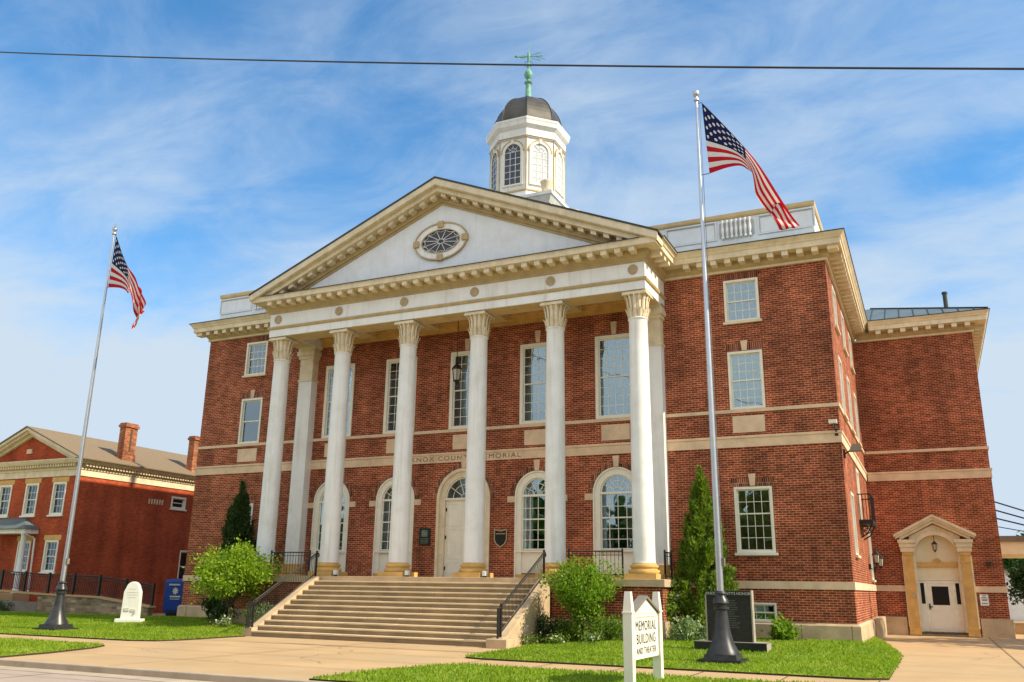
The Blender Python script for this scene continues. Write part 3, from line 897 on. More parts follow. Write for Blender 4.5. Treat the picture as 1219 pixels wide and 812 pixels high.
# columns
def column(x, y):
    c = B()
    prof = [(.385, .515), (.374, .56)]
    for t in np.linspace(0, 1, 9):
        prof.append((.374 - .042 * t ** 1.7, .6 + (8.98 - .6) * t))
    prof += [(.34, 9.0), (.365, 9.02), (.37, 9.05), (.34, 9.08)]
    col = c.lathe(x, y, prof, 40).build('column', WHITE, bld, smooth=45)
    b = B()
    b.box(x - .55, x + .55, y - .55, y + .55, .0, .17)
    b.lathe(x, y, [(.50, .17), (.525, .2), (.53, .245), (.51, .29), (.455, .30), (.435, .335), (.455, .365), (.475, .375), (.485, .41), (.47, .45), (.415, .46), (.395, .52)], 36)
    b.build('base', GOLD, col, smooth=40)
    k = B()
    k.lathe(x, y, [(.325, 9.06), (.328, 9.4), (.345, 9.7), (.39, 9.88), (.39, 9.9)], 28)
    for tier, (n, z0, hgt, wd, r_b) in enumerate(((12, 9.07, .34, .15, .338), (14, 9.14, .76, .11, .345))):
        for i in range(n):
            a = 2 * pi * (i + .5 * tier) / n
            ca, sa = cos(a), sin(a)
            prof2 = [(0, 0, 1.0), (.012, .35, 1.0), (.03, .7, .95), (.075, .92, .8), (.115, 1.0, .45), (.125, .95, .25)] if tier else [(0, 0, 1), (.02, .4, 1), (.05, .75, .8), (.09, .98, .45), (.095, .9, .2)]
            vs = []
            for o, t, ws in prof2:
                rad = r_b + o + .02 * t
                for q in (-1, 0, 1):
                    rr_ = rad + (.022 if q == 0 else 0)
                    vs.append((x + rr_ * ca - q * wd * ws / 2 * sa, y + rr_ * sa + q * wd * ws / 2 * ca, z0 + hgt * t))
            fs = []
            for j in range(len(prof2) - 1):
                for q in range(2):
                    fs.append((j * 3 + q, j * 3 + q + 1, j * 3 + q + 4, j * 3 + q + 3))
            k.add(vs, fs)
    k.box(x - .455, x + .455, y - .455, y + .455, 9.9, 9.965); k.box(x - .43, x + .43, y - .43, y + .43, 9.967, 10.02)
    k.build('capital', CREAM, col)
    return col
for x in COLX:
    column(x, CY)
# pilasters
for sx in (-1, 1):
    x = sx * 8.06
    c = B(); c.box(x - .36, x + .36, -.42, .02, .5, 8.55)
    p = c.build('pilaster', WHITE, bld)
    b = B(); b.box(x - .5, x + .5, -.56, .0, .0, .17); b.box(x - .46, x + .46, -.52, 0, .172, .33); b.box(x - .42, x + .42, -.48, 0, .332, .50)
    b.build('base', GOLD, p)
    b = B(); b.box(x - .40, x + .40, -.46, 0, 8.5, 8.58); b.box(x - .355, x + .355, -.415, 0, 8.58, 9.55); b.box(x - .42, x + .42, -.48, 0, 9.552, 9.7); b.box(x - .48, x + .48, -.54, 0, 9.702, 9.9); b.box(x - .44, x + .44, -.5, 0, 9.902, 10.12)
    b.build('capital', CREAM, p)

# pediment
SL, ZA, XE = .42, 15.72, 9.16
b = B(FRONT(0))
b.prism([(-8.6, 11.74), (8.6, 11.74), (0, 11.74 + 8.6 * SL)], 2.3, 2.55)
ped = b.build('pediment', WHITE2, bld)
def chev(a, c, n0, n1, X=XE, b=None):
    b.prism([(-X, ZA + c - SL * X), (0, ZA + c), (X, ZA + c - SL * X), (X, ZA + a - SL * X), (0, ZA + a), (-X, ZA + a - SL * X)], n0, n1)
b = B(FRONT(0))
chev(-.30, -.02, 2.4, 3.22, b=b, X=XE); chev(-.27, -.0, 3.221, 3.26, b=b, X=XE + .03)
chev(-.50, -.302, 2.4, 3.08, b=b, X=8.75)
for sx in (-1, 1):
    n = 17
    for i in range(n):
        x = sx * (.25 + (8.2 - .25) * i / (n - 1))
        zt = ZA - .502 - SL * abs(x)
        h = .11
        b.prism([(x - h, zt + SL * sx * h), (x + h, zt - SL * sx * h), (x + h, zt - .15 - SL * sx * h), (x - h, zt - .15 + SL * sx * h)], 2.66, 2.98)
b.build('raking_cornice', CREAM, ped)
b = B(FRONT(0)); chev(-.80, -.51, 2.5, 2.655, X=7.7, b=b); chev(-.90, -.802, 2.5, 2.60, X=7.4, b=b)
b.build('raking_moulding', GOLDM, ped)
b = B(FRONT(0))
chev(.002, .075, -8, 3.29, X=XE + .07, b=b)
b.build('roof', DARK, ped)
B(FRONT(0)).prism([(-XE + .2, 11.95), (XE - .2, 11.95), (0, ZA - .05)], -8, -7.9).build('gable_wall', WHITE2, ped)
# oculus
T = FRONT(-2.55)
cz, cx = 13.2, 0.0
rx, rz = 1.18, .76
b = B(T)
def ell(rx, rz, n=40):
    return [(rx * cos(2 * pi * i / n), cz + rz * sin(2 * pi * i / n)) for i in range(n + 1)]
b.strip(ell(rx, rz), ell(rx - .3, rz - .26), .001, .06)
oc = b.build('oculus_window', WHITE, ped)
b = B(T); b.strip(ell(rx + .055, rz + .055), ell(rx, rz), .001, .10); b.strip(ell(rx - .28, rz - .24), ell(rx - .31, rz - .27), .06, .09)
for ux, uz in ((0, 1), (0, -1), (1, 0), (-1, 0)):
    px_, pz_ = ux * (rx - .05), cz + uz * (rz - .04)
    b.box(px_ - .13, px_ + .13, .0, .13, pz_ - .13, pz_ + .13)
b.build('oculus_surround', GOLDM, oc)
b = B(T); b.prism(ell(rx - .3, rz - .26)[:-1], .002, .012); b.build('pane', plain('dark_glass', (.02, .022, .035), .12, .1, spec=.6), oc)
b = B(T)
gx, gzr = rx - .3, rz - .26
for k in range(12):
    a = 2 * pi * k / 12 + .26
    b.tube([(.14 * cos(a), .03, cz + .09 * sin(a)), (gx * cos(a), .03, cz + gzr * sin(a))], .016, 5)
    a2 = a + 2 * pi / 12
    pts = []
    for t in np.linspace(0, 1, 6):
        aa = a + (a2 - a) * t; q = .97 - .14 * sin(pi * t)
        pts.append((gx * q * cos(aa), .03, cz + gzr * q * sin(aa)))
    b.tube(pts, .013, 4)
b.tube([(.15 * cos(a), .03, cz + .1 * sin(a)) for a in np.linspace(0, 2 * pi, 17)], .02, 4)
b.build('muntin', WHITE, oc)

# cupola
CUX, CUY = 0.0, 5.9
def octo(b, prof, a0=pi / 8):
    return b.lathe(CUX, CUY, prof, 8, a0)
b = B(); b.box(-2.05, 2.05, CUY - 2.05, CUY + 2.05, 12.4, 17.3)
b.frust(CUX, CUY, 17.301, 17.36, 2.1, 2.1, 2.1, 2.1); b.frust(CUX, CUY, 17.361, 17.62, 2.12, 2.12, 2.28, 2.28); b.frust(CUX, CUY, 17.621, 17.78, 2.32, 2.32, 2.32, 2.32)
octo(b, [(2.02, 17.78), (2.02, 18.2), (1.98, 18.25)])
octo(b, [(1.90, 18.25), (1.90, 21.2)])
octo(b, [(1.98, 21.2), (2.0, 21.27), (1.96, 21.3), (1.96, 21.68), (2.04, 21.76), (2.13, 21.86), (2.16, 22.02), (2.2, 22.12), (2.2, 22.2), (1.85, 22.26)])
cup = b.build('cupola', WHITE, bld)
for pr_ in ([(2.0, 18.25), (2.03, 18.27), (2.03, 18.34), (1.93, 18.40)], [(1.98, 21.21), (2.005, 21.235), (2.02, 21.26), (2.0, 21.285)]):
    octo(B(), pr_).build('cupola_moulding', GOLDM, cup)
for k in range(8):
    a = pi / 8 + k * pi / 4
    B().tube([(CUX + 1.9 * cos(a), CUY + 1.9 * sin(a), 18.4), (CUX + 1.9 * cos(a), CUY + 1.9 * sin(a), 21.2)], .035, 6).build('corner_bead', GOLDM, cup)
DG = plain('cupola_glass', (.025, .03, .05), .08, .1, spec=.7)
LG = plain('cupola_glass_lit', (.55, .58, .60), .15, .1, spec=.6)  # pale colour stands for sky reflected in the sunward panes
for k in range(8):
    a = k * pi / 4 - pi / 2
    ap = 1.90 * cos(pi / 8)
    nx_, ny_ = cos(a), sin(a); tx, ty = -sin(a), cos(a)
    T = (lambda nx_, ny_, tx, ty: (lambda u, n, z: (CUX + nx_ * (ap + n) + tx * u, CUY + ny_ * (ap + n) + ty * u, z)))(nx_, ny_, tx, ty)
    wv = .43; zs = 20.48
    fr = B(T)
    outer = [(wv + .14, 18.72)] + arcpts(0, zs, wv + .14, n=14) + [(-wv - .14, 18.72)]
    inner = [(wv, 18.72)] + arcpts(0, zs, wv, n=14) + [(-wv, 18.72)]
    fr.strip(outer, inner, .001, .06)
    fr.box(-wv - .14, wv + .14, .001, .08, 18.64, 18.719); fr.box(-.07, .07, .061, .1, zs + wv, zs + wv + .22)
    w_ = fr.build('window', FRAME, cup)
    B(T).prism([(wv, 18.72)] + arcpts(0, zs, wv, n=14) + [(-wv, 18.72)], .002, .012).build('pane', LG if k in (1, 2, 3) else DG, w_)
    mu = B(T)
    for q in (-.333, .333):
        mu.box(q * wv - .012, q * wv + .012, .012, .03, 18.72, zs)
    for q in range(1, 6):
        z = 18.72 + (zs - 18.72) * q / 5
        mu.box(-wv, wv, .012, .028, z - .012, z + .012)
    for ang in (45, 90, 135):
        mu.tube([(.0, .02, zs), (wv * cos(radians(ang)), .02, zs + wv * sin(radians(ang)))], .012, 4)
    mu.tube([(u, .02, z) for u, z in arcpts(0, zs, wv * .5, n=8)], .012, 4)
    mu.build('muntin', WHITE, w_)
    # arch moulding
    am = B(T); am.strip(arcpts(0, zs, wv + .2, n=14), arcpts(0, zs, wv + .14, n=14), .001, .075)
    am.build('arch_moulding', GOLDM, w_)
b = B()
prof = [(1.84, 22.2), (1.86, 22.3)]
for t in np.linspace(0.0, 1, 12):
    a = t * pi / 2
    prof.append((.16 + (1.80 - .16) * cos(a) ** .9 if t < 1 else .16, 22.33 + 1.93 * sin(a)))
octo(b, prof)
dome = b.build('dome', BRONZE, cup)
b = B()
for k in range(8):
    a = pi / 8 + k * pi / 4
    b.tube([(CUX + (r + .005) * cos(a), CUY + (r + .005) * sin(a), z + .005) for r, z in prof], .03, 5)
b.build('dome_rib', VERDI if False else BRONZE, dome)
b = B()
b.lathe(CUX, CUY, [(.32, 24.2), (.27, 24.34), (.17, 24.5), (.13, 25.3), (.2, 25.36), (.22, 25.42), (.09, 25.48), (.08, 25.6), (.2, 25.75), (.235, 25.92), (.16, 26.12), (.06, 26.2), (.05, 26.34), (.09, 26.4), (.05, 26.46), (.045, 26.75), (.075, 26.8), (.075, 27.2), (.02, 27.25), (.012, 27.9)], 14)
vane = b.build('weathervane', VERDI, cup, smooth=40)
b = B()
# arrow in the vertical plane across the view: shaft, pointed head, feathered tail
vd = Vector((.93, .30, 0)).normalized()
def vp(s, z): return (CUX + vd.x * s * .68, CUY + vd.y * s * .68, z)
b.tube([vp(-1.0, 27.02), vp(1.1, 27.0)], .025, 6)
b.tube([vp(-1.15, 27.06), vp(-.9, 27.05)], [.02, .09], 6)
b.add([vp(-.85, 27.05), vp(-.35, 27.12), vp(-.2, 26.95), vp(-.5, 26.9)], [(0, 1, 2, 3)])
b.tube([vp(.2, 27.1), vp(.95, 27.22)], .018, 5); b.tube([vp(.2, 26.92), vp(1.0, 26.72)], .018, 5); b.tube([vp(.55, 27.0), vp(1.3, 26.78)], .022, 5)
b.tube([(CUX + .24 * cos(a) * vd.x, CUY + .24 * cos(a) * vd.y, 26.55 + .16 * sin(a)) for a in np.linspace(0, 2 * pi, 15)], .022, 5)
b.tube([vp(-.45, 26.5), vp(.45, 26.5)], .02, 5)
b.build('vane_arrow', VERDI, vane) if False else b.build('vane_arrow', VERDI, cup)
for sx, sy in ((1, -1), (-1, -1), (1, 1), (-1, 1)):
    B().lathe(CUX + sx * 1.85, CUY + sy * 1.85, [(.2, 17.79), (.2, 17.85), (.1, 17.9), (.24, 18.02), (.28, 18.35), (.31, 18.42), (.31, 18.46), (.1, 18.5)], 16).build('urn', CREAM, cup, smooth=40)

# windows of the block
for sx in (1, -1):
    T = FRONT(0)
    blind = 'blind' if sx < 0 else None
    sash_window(T, bld, sx * 11.4, 9.2, 10.82, 1.26, 4, 2, 2, silmat=CREAM)
    sash_window(T, bld, sx * 11.4, 5.93, 8.06, 1.24, 4, 3 if sx > 0 else 1, 3 if sx > 0 else 1, keystone=(8.08, 8.45), sill=False, curtain='blind', blindmat=LINEN) if sx > 0 else sash_window(T, bld, sx * 11.4, 5.93, 8.06, 1.24, 1, 1, 1, keystone=(8.08, 8.45), sill=False, curtain='blind')
    sash_window(T, bld, sx * 11.4, .93, 3.17, 1.3, 4, 3, 2, keystone=(3.2, 3.62), curtain='blind', blindmat=AMBER)
    sash_window(T, bld, sx * 11.4, -1.32, -.70, 1.1, 3, 1, 1, sill=False, cas=.06)
b = B(FRONT(0))
for cx in BAYS + [11.4, -11.4]:
    B(FRONT(0)).box(cx - .56, cx + .56, .0, .035, 5.08, 5.68).build('stone_panel', STONE, bld)
BRICKH = brickmat('header_brick', (.21, .05, .024), (.11, .028, .016), (.40, .25, .16), bw=.075, rh=.3, ms=.011, hues=.5)
b = B(FRONT(0))
for sx in (1, -1):
    for z, w in ((8.06, 1.24), (3.17, 1.3), (10.82, 1.26)):
        k = .30 if z < 10 else .26
        x = sx * 11.4
        B(FRONT(0)).prism([(x - w / 2, z + .003), (x + w / 2, z + .003), (x + w / 2 + .13, z + k), (x - w / 2 - .13, z + k)], -.02, .004).build('flat_arch', BRICKH, bld)
for i, cx in enumerate(BAYS):
    sash_window(FRONT(0), bld, cx, 5.93, 9.22, 1.56, 4, 4, 4, keystone=(9.25, 9.75), sill=False, cas=.13, n0=-.08)
# arched windows and main door in the portico
def arched(cx, r, zs, sur, sur_mat, door):
    T = FRONT(0)
    ri = r - sur
    outer = [(cx + r, .001)] + arcpts(cx, zs, r) + [(cx - r, .001)]
    inner = [(cx + ri, .001)] + arcpts(cx, zs, ri) + [(cx - ri, .001)]
    b = B(T)
    if door:
        mid = [(cx + r - .12, .001)] + arcpts(cx, zs, r - .12) + [(cx - r + .12, .001)]
        b.strip(outer, mid, -.2, .05); b.strip(mid, inner, -.2, -.03)
    else:
        b.strip(outer, inner, -.2, -.03)
        thin = [(cx + r - .05, .001)] + arcpts(cx, zs, r - .05) + [(cx - r + .05, .001)]
        b.strip(outer, thin, -.03, .025)
    win = b.build('main_door' if door else 'window', sur_mat, bld)
    fan = B(T)
    n = -.12
    zt = zs
    for ang in ((30, 60, 90, 120, 150) if not door else (36, 72, 108, 144)):
        fan.tube([(cx + .16 * cos(radians(ang)), n, zs + .16 * sin(radians(ang)) + .03), (cx + ri * cos(radians(ang)), n, zs + ri * sin(radians(ang)))], .014, 4)
    fan.tube([(u, n, z) for u, z in arcpts(cx, zs + .03, ri * .62, n=14)], .014, 4); fan.tube([(u, n, z) for u, z in arcpts(cx, zs + .03, .17, n=10)], .014, 4)
    fan.strip(arcpts(cx, zs, ri), arcpts(cx, zs, ri - .05), -.15, -.09)
    fan.box(cx - ri, cx + ri, -.16, -.05, zs - .05, zs + .03)
    if not door:
        z0 = 1.06
        st = .05
        zm = z0 + (zs - .05 - z0) * .56
        for za, zb, rows in ((z0, zm, 3), (zm, zs - .05, 2)):
            fan.box(cx - ri, cx + ri, -.15, -.085, za, za + st)
            fan.box(cx - ri, cx - ri + st, -.148, -.09, za + st, zb); fan.box(cx + ri - st, cx + ri, -.148, -.09, za + st, zb)
            for k in range(1, 4):
                u = cx - ri + 2 * ri * k / 4
                fan.box(u - .012, u + .012, -.135, -.105, za + st, zb)
            for k in range(1, rows):
                z = za + (zb - za) * k / rows
                fan.box(cx - ri + st, cx + ri - st, -.134, -.106, z - .012, z + .012)
    fan.build('fanlight' if door else 'sash', FRAME, win)
    g = B(T)
    if door:
        g.prism([(cx + ri, zs + .02)] + arcpts(cx, zs + .02, ri)[1:-1] + [(cx - ri, zs + .02)], -.126, -.12)
    else:
        g.prism([(cx + ri, 1.08)] + arcpts(cx, zs, ri) + [(cx - ri, 1.08)], -.126, -.12)
    g.build('pane', GLASS, win)
    k = B(T); k.prism([(cx - .09, zs + r + .01), (cx + .09, zs + r + .01), (cx + .13, zs + r + .42), (cx - .13, zs + r + .42)], 0, .07)
    if not door:
        for sx in (-1, 1):
            B(T).box(min(cx + sx * r, cx + sx * (r + .32)), max(cx + sx * r, cx + sx * (r + .32)), 0, .04, zs - .26, zs - .03).build('impost_block', STONE, win)
    k.build('keystone', STONE, win)
    if not door:
        p = B(T)
        p.box(cx - ri, cx + ri, -.2, -.1, .2, 1.0); p.box(cx - ri - .28, cx + ri + .28, -.14, .02, .98, 1.045)
        p.box(cx - ri + .12, cx + ri - .12, -.1, -.085, .32, .86)
        p.build('apron_panel', FRAME, win)
        B(T).box(cx - r + .01, cx + r - .01, -.2, .015, .002, .16).build('threshold', GOLD, win)
        c = B(T)
        for ca, cb in ((0.02, .3), (.7, .98)):
            pts = [(cx - ri + 2 * ri * (ca + (cb - ca) * q / 14), -.3 + .03 * sin(q * 2.2)) for q in range(15)]
            for q in range(14):
                (u1, n1), (u2, n2) = pts[q], pts[q + 1]
                c.add([(u1, n1, 1.0), (u2, n2, 1.0), (u2, n2, zs + .35), (u1, n1, zs + .35)], [(0, 1, 2, 3)])
        c.build('curtain', CURTAIN, win, recalc=False)
    else:
        for sx in (-1, 1):
            d = B(T)
            a, c2 = sorted((cx + sx * .006, cx + sx * ri))
            d.box(a, c2, -.2, -.14, .03, zs - .05)
            for za, zb in ((.15, .62), (.74, 1.9), (2.02, 2.9)):
                d.box(a + .1, a + .13, -.14, -.125, za, zb); d.box(c2 - .13, c2 - .1, -.14, -.125, za, zb)
                d.box(a + .13, c2 - .13, -.14, -.125, za, za + .03); d.box(a + .13, c2 - .13, -.14, -.125, zb - .03, zb)
            d.build('door_leaf', FRAME, win)
        hb = B(T)
        for z in (.3, 1.5, 2.6):
            hb.box(cx - ri + .005, cx - ri + .05, -.14, -.11, z, z + .14)
        hb.tube([(cx + .1, -.1, 1.0), (cx + .1, -.07, 1.25)], .025, 6)
        hb.build('door_hinge', IRON, win)
    return win
for cx in BAYS:
    if cx: arched(cx, .94, 3.13, .27, FRAME, False)
    else: arched(0, 1.21, 3.09, .35, CREAM, True)
# rowlock arches over the portico openings (thin brick ring)
b = B(FRONT(0))
for cx in BAYS:
    r = .94 if cx else 1.21
    zs = 3.13 if cx else 3.09
    B(FRONT(0)).strip(arcpts(cx, zs, r + .2, n=24), arcpts(cx, zs, r + .002, n=24), -.01, .004).build('rowlock_arch', BRICKH, bld)

# side-wall windows
for y, z0, z1, w in SIDEW:
    sash_window(RIGHT(XM), bld, y, z0, z1, w, 4, 2, 2, silmat=CREAM)
b = B(RIGHT(XM))
dr = b.box(5.6, 5.7, -.12, .03, 2.4, 4.4).box(6.7, 6.8, -.12, .03, 2.4, 4.4).box(5.7, 6.7, -.12, .03, 4.3, 4.4).box(5.7, 6.7, -.14, -.1, 2.4, 4.3).build('balcony_door', FRAME, bld)
b = B(RIGHT(XM)); b.box(5.1, 7.3, .0, .5, 2.2, 2.36)
bal = b.build('balcony', IRON, bld)
b = B(RIGHT(XM))
for y in np.arange(5.14, 7.3, .12):
    b.box(y - .01, y + .01, .46, .48, 2.36, 3.3)
for n_ in np.arange(.06, .47, .12):
    b.box(5.12, 5.14, n_ - .01, n_ + .01, 2.36, 3.3); b.box(7.26, 7.28, n_ - .01, n_ + .01, 2.36, 3.3)
b.box(5.1, 7.3, .45, .495, 3.3, 3.34); b.box(5.11, 5.15, 0, .45, 3.3, 3.34); b.box(7.25, 7.29, 0, .45, 3.3, 3.34)
b.build('balcony_railing', IRON, bal)
for y in (5.4, 7.0):
    b = B(RIGHT(XM))
    b.tube([(y, 0, 1.7), (y, .25, 1.85), (y, .44, 2.2)], .03, 6)
    b.tube([(y, .16 + .12 * cos(a), 2.05 + .1 * sin(a)) for a in np.linspace(0, 2 * pi, 12)], .02, 5)
    b.build('balcony_bracket', IRON, bal)
# low sunlit stone stoop beside the side door
b = B(); b.box(14.54, 14.76, 7.0, 10.6, -2.06, -1.28)
b.build('stoop', PLINTH, bld, bevel=.02)

# side entrance portal in the wing
ex, ey = 16.97, YB
T = FRONT(ey)
b = B(T)
r, ri, zs = .84, .82, 1.32
# surround board with arch
sq = [(ex + 1.0, -2.0), (ex + 1.0, zs)] ; 
outer = [(ex + 1.0, -1.9)] + [(ex + 1.0 * cos(radians(a)), zs + 1.0 * sin(radians(a))) for a in np.linspace(0, 180, 21)] + [(ex - 1.0, -1.9)]
inner = [(ex + ri, -1.9)] + arcpts(ex, zs, ri) + [(ex - ri, -1.9)]
b.strip(outer, inner, -.45, .10)
side = b.build('side_entrance', CREAM, bld)
b = B(T)
for sx in (-1, 1):
    u = ex + sx * 1.12
    b = B(T)
    b.box(u - .19, u + .19, 0, .22, -1.72, 1.28); b.box(u - .23, u + .23, 0, .26, -2.03, -1.722)
    b.box(u - .21, u + .21, 0, .24, .95, 1.03)
    b.box(u - .23, u + .23, 0, .26, 1.282, 1.42)
    pl_ = b.build('pilaster', GOLD, side)
    for q in (-1, 1):
        B(T).box(min(u + q * .192, u + q * .25), max(u + q * .192, u + q * .25), .0, .17, -1.72, 1.28).build('pilaster_edge', CREAM, side)
b = B(T)
for sx in (-1, 1):
    u = ex + sx * 1.12
    b.box(u - .28, u + .28, 0, .31, 1.422, 1.62); b.box(u - .32, u + .32, 0, .36, 1.622, 1.8); b.box(u - .36, u + .36, 0, .42, 1.802, 1.94)
aa_ = np.linspace(0, 180, 21)
b.strip([(ex + 1.01 * cos(radians(a)), max(1.95, 2.6 - .5 * abs(1.01 * cos(radians(a))))) for a in aa_], [(ex + 1.005 * cos(radians(a)), zs + 1.005 * sin(radians(a))) for a in aa_], 0, .08)
def chev2(a, c, n1, X):
    s_ = .52
    b.prism([(ex - X, 3.0 + c - s_ * X), (ex, 3.0 + c), (ex + X, 3.0 + c - s_ * X), (ex + X, 3.0 + a - s_ * X), (ex, 3.0 + a), (ex - X, 3.0 + a - s_ * X)], 0, n1)
chev2(-.12, 0, .55, 1.62); chev2(-.22, -.122, .47, 1.56); chev2(-.36, -.222, .34, 1.4)
b.build('pediment', CREAM, side)
b = B(T)
b.prism([(ex + ri + .02, 1.0)] + arcpts(ex, zs, ri + .02) + [(ex - ri - .02, 1.0)], -.40, -.30)
b.box(ex - ri, ex + ri, -.36, -.28, .22, .80)
b.T = FRONT(ey)
b.build('tympanum', plain('pale_plaster', (.74, .66, .46), .6, .05), side)
B(T).box(ex - ri, ex + ri, -.35, -.18, .802, .998).build('transom_bar', GOLD, side)
B(T).prism(arcpts(ex, 1.0, .17, n=10), -.298, -.26).build('boss', GOLD, side)
b = B(T)
b.box(ex - ri, ex - .56, -.36, -.27, -1.98, .218); b.box(ex + .56, ex + ri, -.36, -.27, -1.98, .218)
b.box(ex - ri, ex + ri, -.27, -.23, .24, .30); b.box(ex - .56, ex + .56, -.36, -.25, .1, .218)
b.build('sidelight_frame', FRAME, side)
b = B(T)
for sx in (-1, 1):
    u = ex + sx * .69
    B(T).box(u - .075, u + .075, -.268, -.26, -.75, .12).build('sidelight', plain('sidelight_glass', (.012, .011, .01), .2, .1, spec=.25), side)
d = B(T)
d.box(ex - .55, ex + .55, -.32, -.27, -1.96, -.80); d.box(ex - .55, ex - .33, -.32, -.27, -.80, .098); d.box(ex + .33, ex + .55, -.32, -.27, -.80, .098); d.box(ex - .33, ex + .33, -.32, -.27, -.02, .098)
for za, zb in ((-1.78, -1.0),):
    d.box(ex - .4, ex - .37, -.27, -.255, za, zb); d.box(ex + .37, ex + .4, -.27, -.255, za, zb); d.box(ex - .37, ex + .37, -.27, -.255, za, za + .03); d.box(ex - .37, ex + .37, -.27, -.255, zb - .03, zb)
d.build('door_leaf', FRAME, side)
DG2 = plain('door_dark_glass', (.012, .011, .01), .2, .1, spec=.25)
B(T).box(ex - .33, ex + .33, -.30, -.292, -.80, -.02).build('door_glass', DG2, side)
B(T).box(ex - .49, ex - .44, -.268, -.22, -.98, -.74).box(ex - .5, ex - .36, -.22, -.2, -.9, -.86).build('door_handle', IRON, side)
B(T).box(ex - 1.4, ex + 1.4, -.44, .12, -2.06, -1.985).build('doorstep', STEP, side)

# portico platform, piers and stairs
plat = B()
plat.box(-8.95, 8.95, -2.85, -.002, -.25, -.004)
platform = plat.build('portico_platform', PLINTH, bld, bevel=.015)
b = B(FRONT(-2.76))
for sx in (-1, 1):
    a, c = sorted((sx * 4.98, sx * 8.85))
    b = B(FRONT(-2.76))
    b.add([(a, 0, -1.35), (c, 0, -1.35), (c, 0, -.25), (a, 0, -.25)], [(0, 1, 2, 3)])
    T2 = RIGHT(8.85) if sx > 0 else RIGHT(-8.85)
    b.T = T2; b.add([(-2.76, 0, -1.35), (0, 0, -1.35), (0, 0, -.25), (-2.76, 0, -.25)], [(0, 1, 2, 3)])
    b.build('pier_wall', BRICK, platform)
b = B()
for sx in (-1, 1):
    b = B()
    a, c = sorted((sx * 4.98, sx * 8.93))
    b.box(a, c, -2.87, -2.70, -2.3, -1.31)
    a, c = sorted((sx * 8.80, sx * 8.93))
    b.box(a, c, -2.70, -.12, -2.3, -1.312)
    b.build('pier_plinth', PLINTH, platform)
st = B()
NS = 12
rise = 2.046 / NS
tread = .33
stairs = None
steps = []
for k in range(NS):
    yb = -2.86 - tread * k
    zt = -.004 - rise * k
    if k == 0:
        continue
    s_ = B()
    s_.box(-4.55, 4.55, yb - .0, -2.86, zt - rise, zt)
    steps.append((zt, yb))
# one staircase mesh with the steps as sub-parts
b = B(); b.box(-4.55, 4.55, -2.95, -2.86, -2.06, -.26)
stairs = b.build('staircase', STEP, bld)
for k in range(1, NS + 1):
    zt = -.004 - rise * k
    y0 = -2.86 - tread * (k - 1); y1 = -2.86 - tread * k
    if k == NS: break
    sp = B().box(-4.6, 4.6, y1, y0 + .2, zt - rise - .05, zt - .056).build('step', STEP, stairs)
    rs_ = random.Random(k)
    cuts = [-4.6] + sorted([-4.6 + 9.2 * (q + rs_.uniform(.25, .75)) / 4 for q in range(4)]) + [4.6]
    for xa, xb in zip(cuts[:-1], cuts[1:]):
        dj = rs_.uniform(-.004, .004)
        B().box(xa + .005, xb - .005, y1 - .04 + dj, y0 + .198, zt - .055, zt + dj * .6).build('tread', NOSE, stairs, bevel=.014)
# cheek walls
for sx in (-1, 1):
    a, c = sorted((sx * 4.6, sx * 4.97))
    T2 = lambda u, n, z: (n, u, z)
    b = B(T2)
    b.prism([(-2.86, -.02), (-3.0, -.02), (-6.25, -1.78), (-6.5, -1.78), (-6.5, -2.1), (-2.86, -2.1)], a, c)
    b.build('cheek_wall', PLINTH, stairs, bevel=.015)
B().box(4.62, 5.3, -6.95, -6.35, -2.1, -1.80).build('newel_block', PLINTH, stairs, bevel=.02)

# ------------------------------------------------------------------ railings
def stair_rail(x, label, long=True):
    t = thing('stair_railing', (x, -6.4, -1.9), label, 'railing', 'black railings of the portico and stairs')
    b = B()
    p = lambda s, h: (x, -2.95 + (-6.35 + 2.95) * s, -.02 + (-1.80 + .02) * s + h)
    for h, r in ((.86, .028), (.78, .014), (.1, .016)):
        b.tube([p(0, h), p(1, h)], r, 6)
    b.tube([p(0, .86), (x, -2.85, .84), (x, -2.8, .78), (x, -2.83, .70)], .026, 6)
    b.build('handrail', IRON, t)
    b = B()
    n = 34
    for i in range(1, n):
        s = i / n
        b.tube([p(s, .1), p(s, .78)], .0085, 5)
    b.build('baluster', IRON, t)
    for s in (0.0, .98):
        q = p(s, 0)
        B().box(q[0] - .03, q[0] + .03, q[1] - .03, q[1] + .03, q[2] - .1, q[2] + .95).build('post', IRON, t)
    if long:
        b = B()
        q = p(1, 0)
        for i in range(5):
            b.tube([(x + .02 * i, q[1] - .03 - .06 * i, -1.8), (x + .02 * i, q[1] - .03 - .06 * i, -.95)], .011, 5)
        b.tube([(x, q[1], -.94), (x + .1, q[1] - .36, -.94), (x + .1, q[1] - .36, -1.8)], .024, 6)
        b.build('end_scroll', IRON, t)
    return t
stair_rail(4.78, 'black iron stair railing on right cheek wall, nearest the round bush')
stair_rail(-4.78, 'black iron stair railing on left cheek wall, next to the small leafy tree')

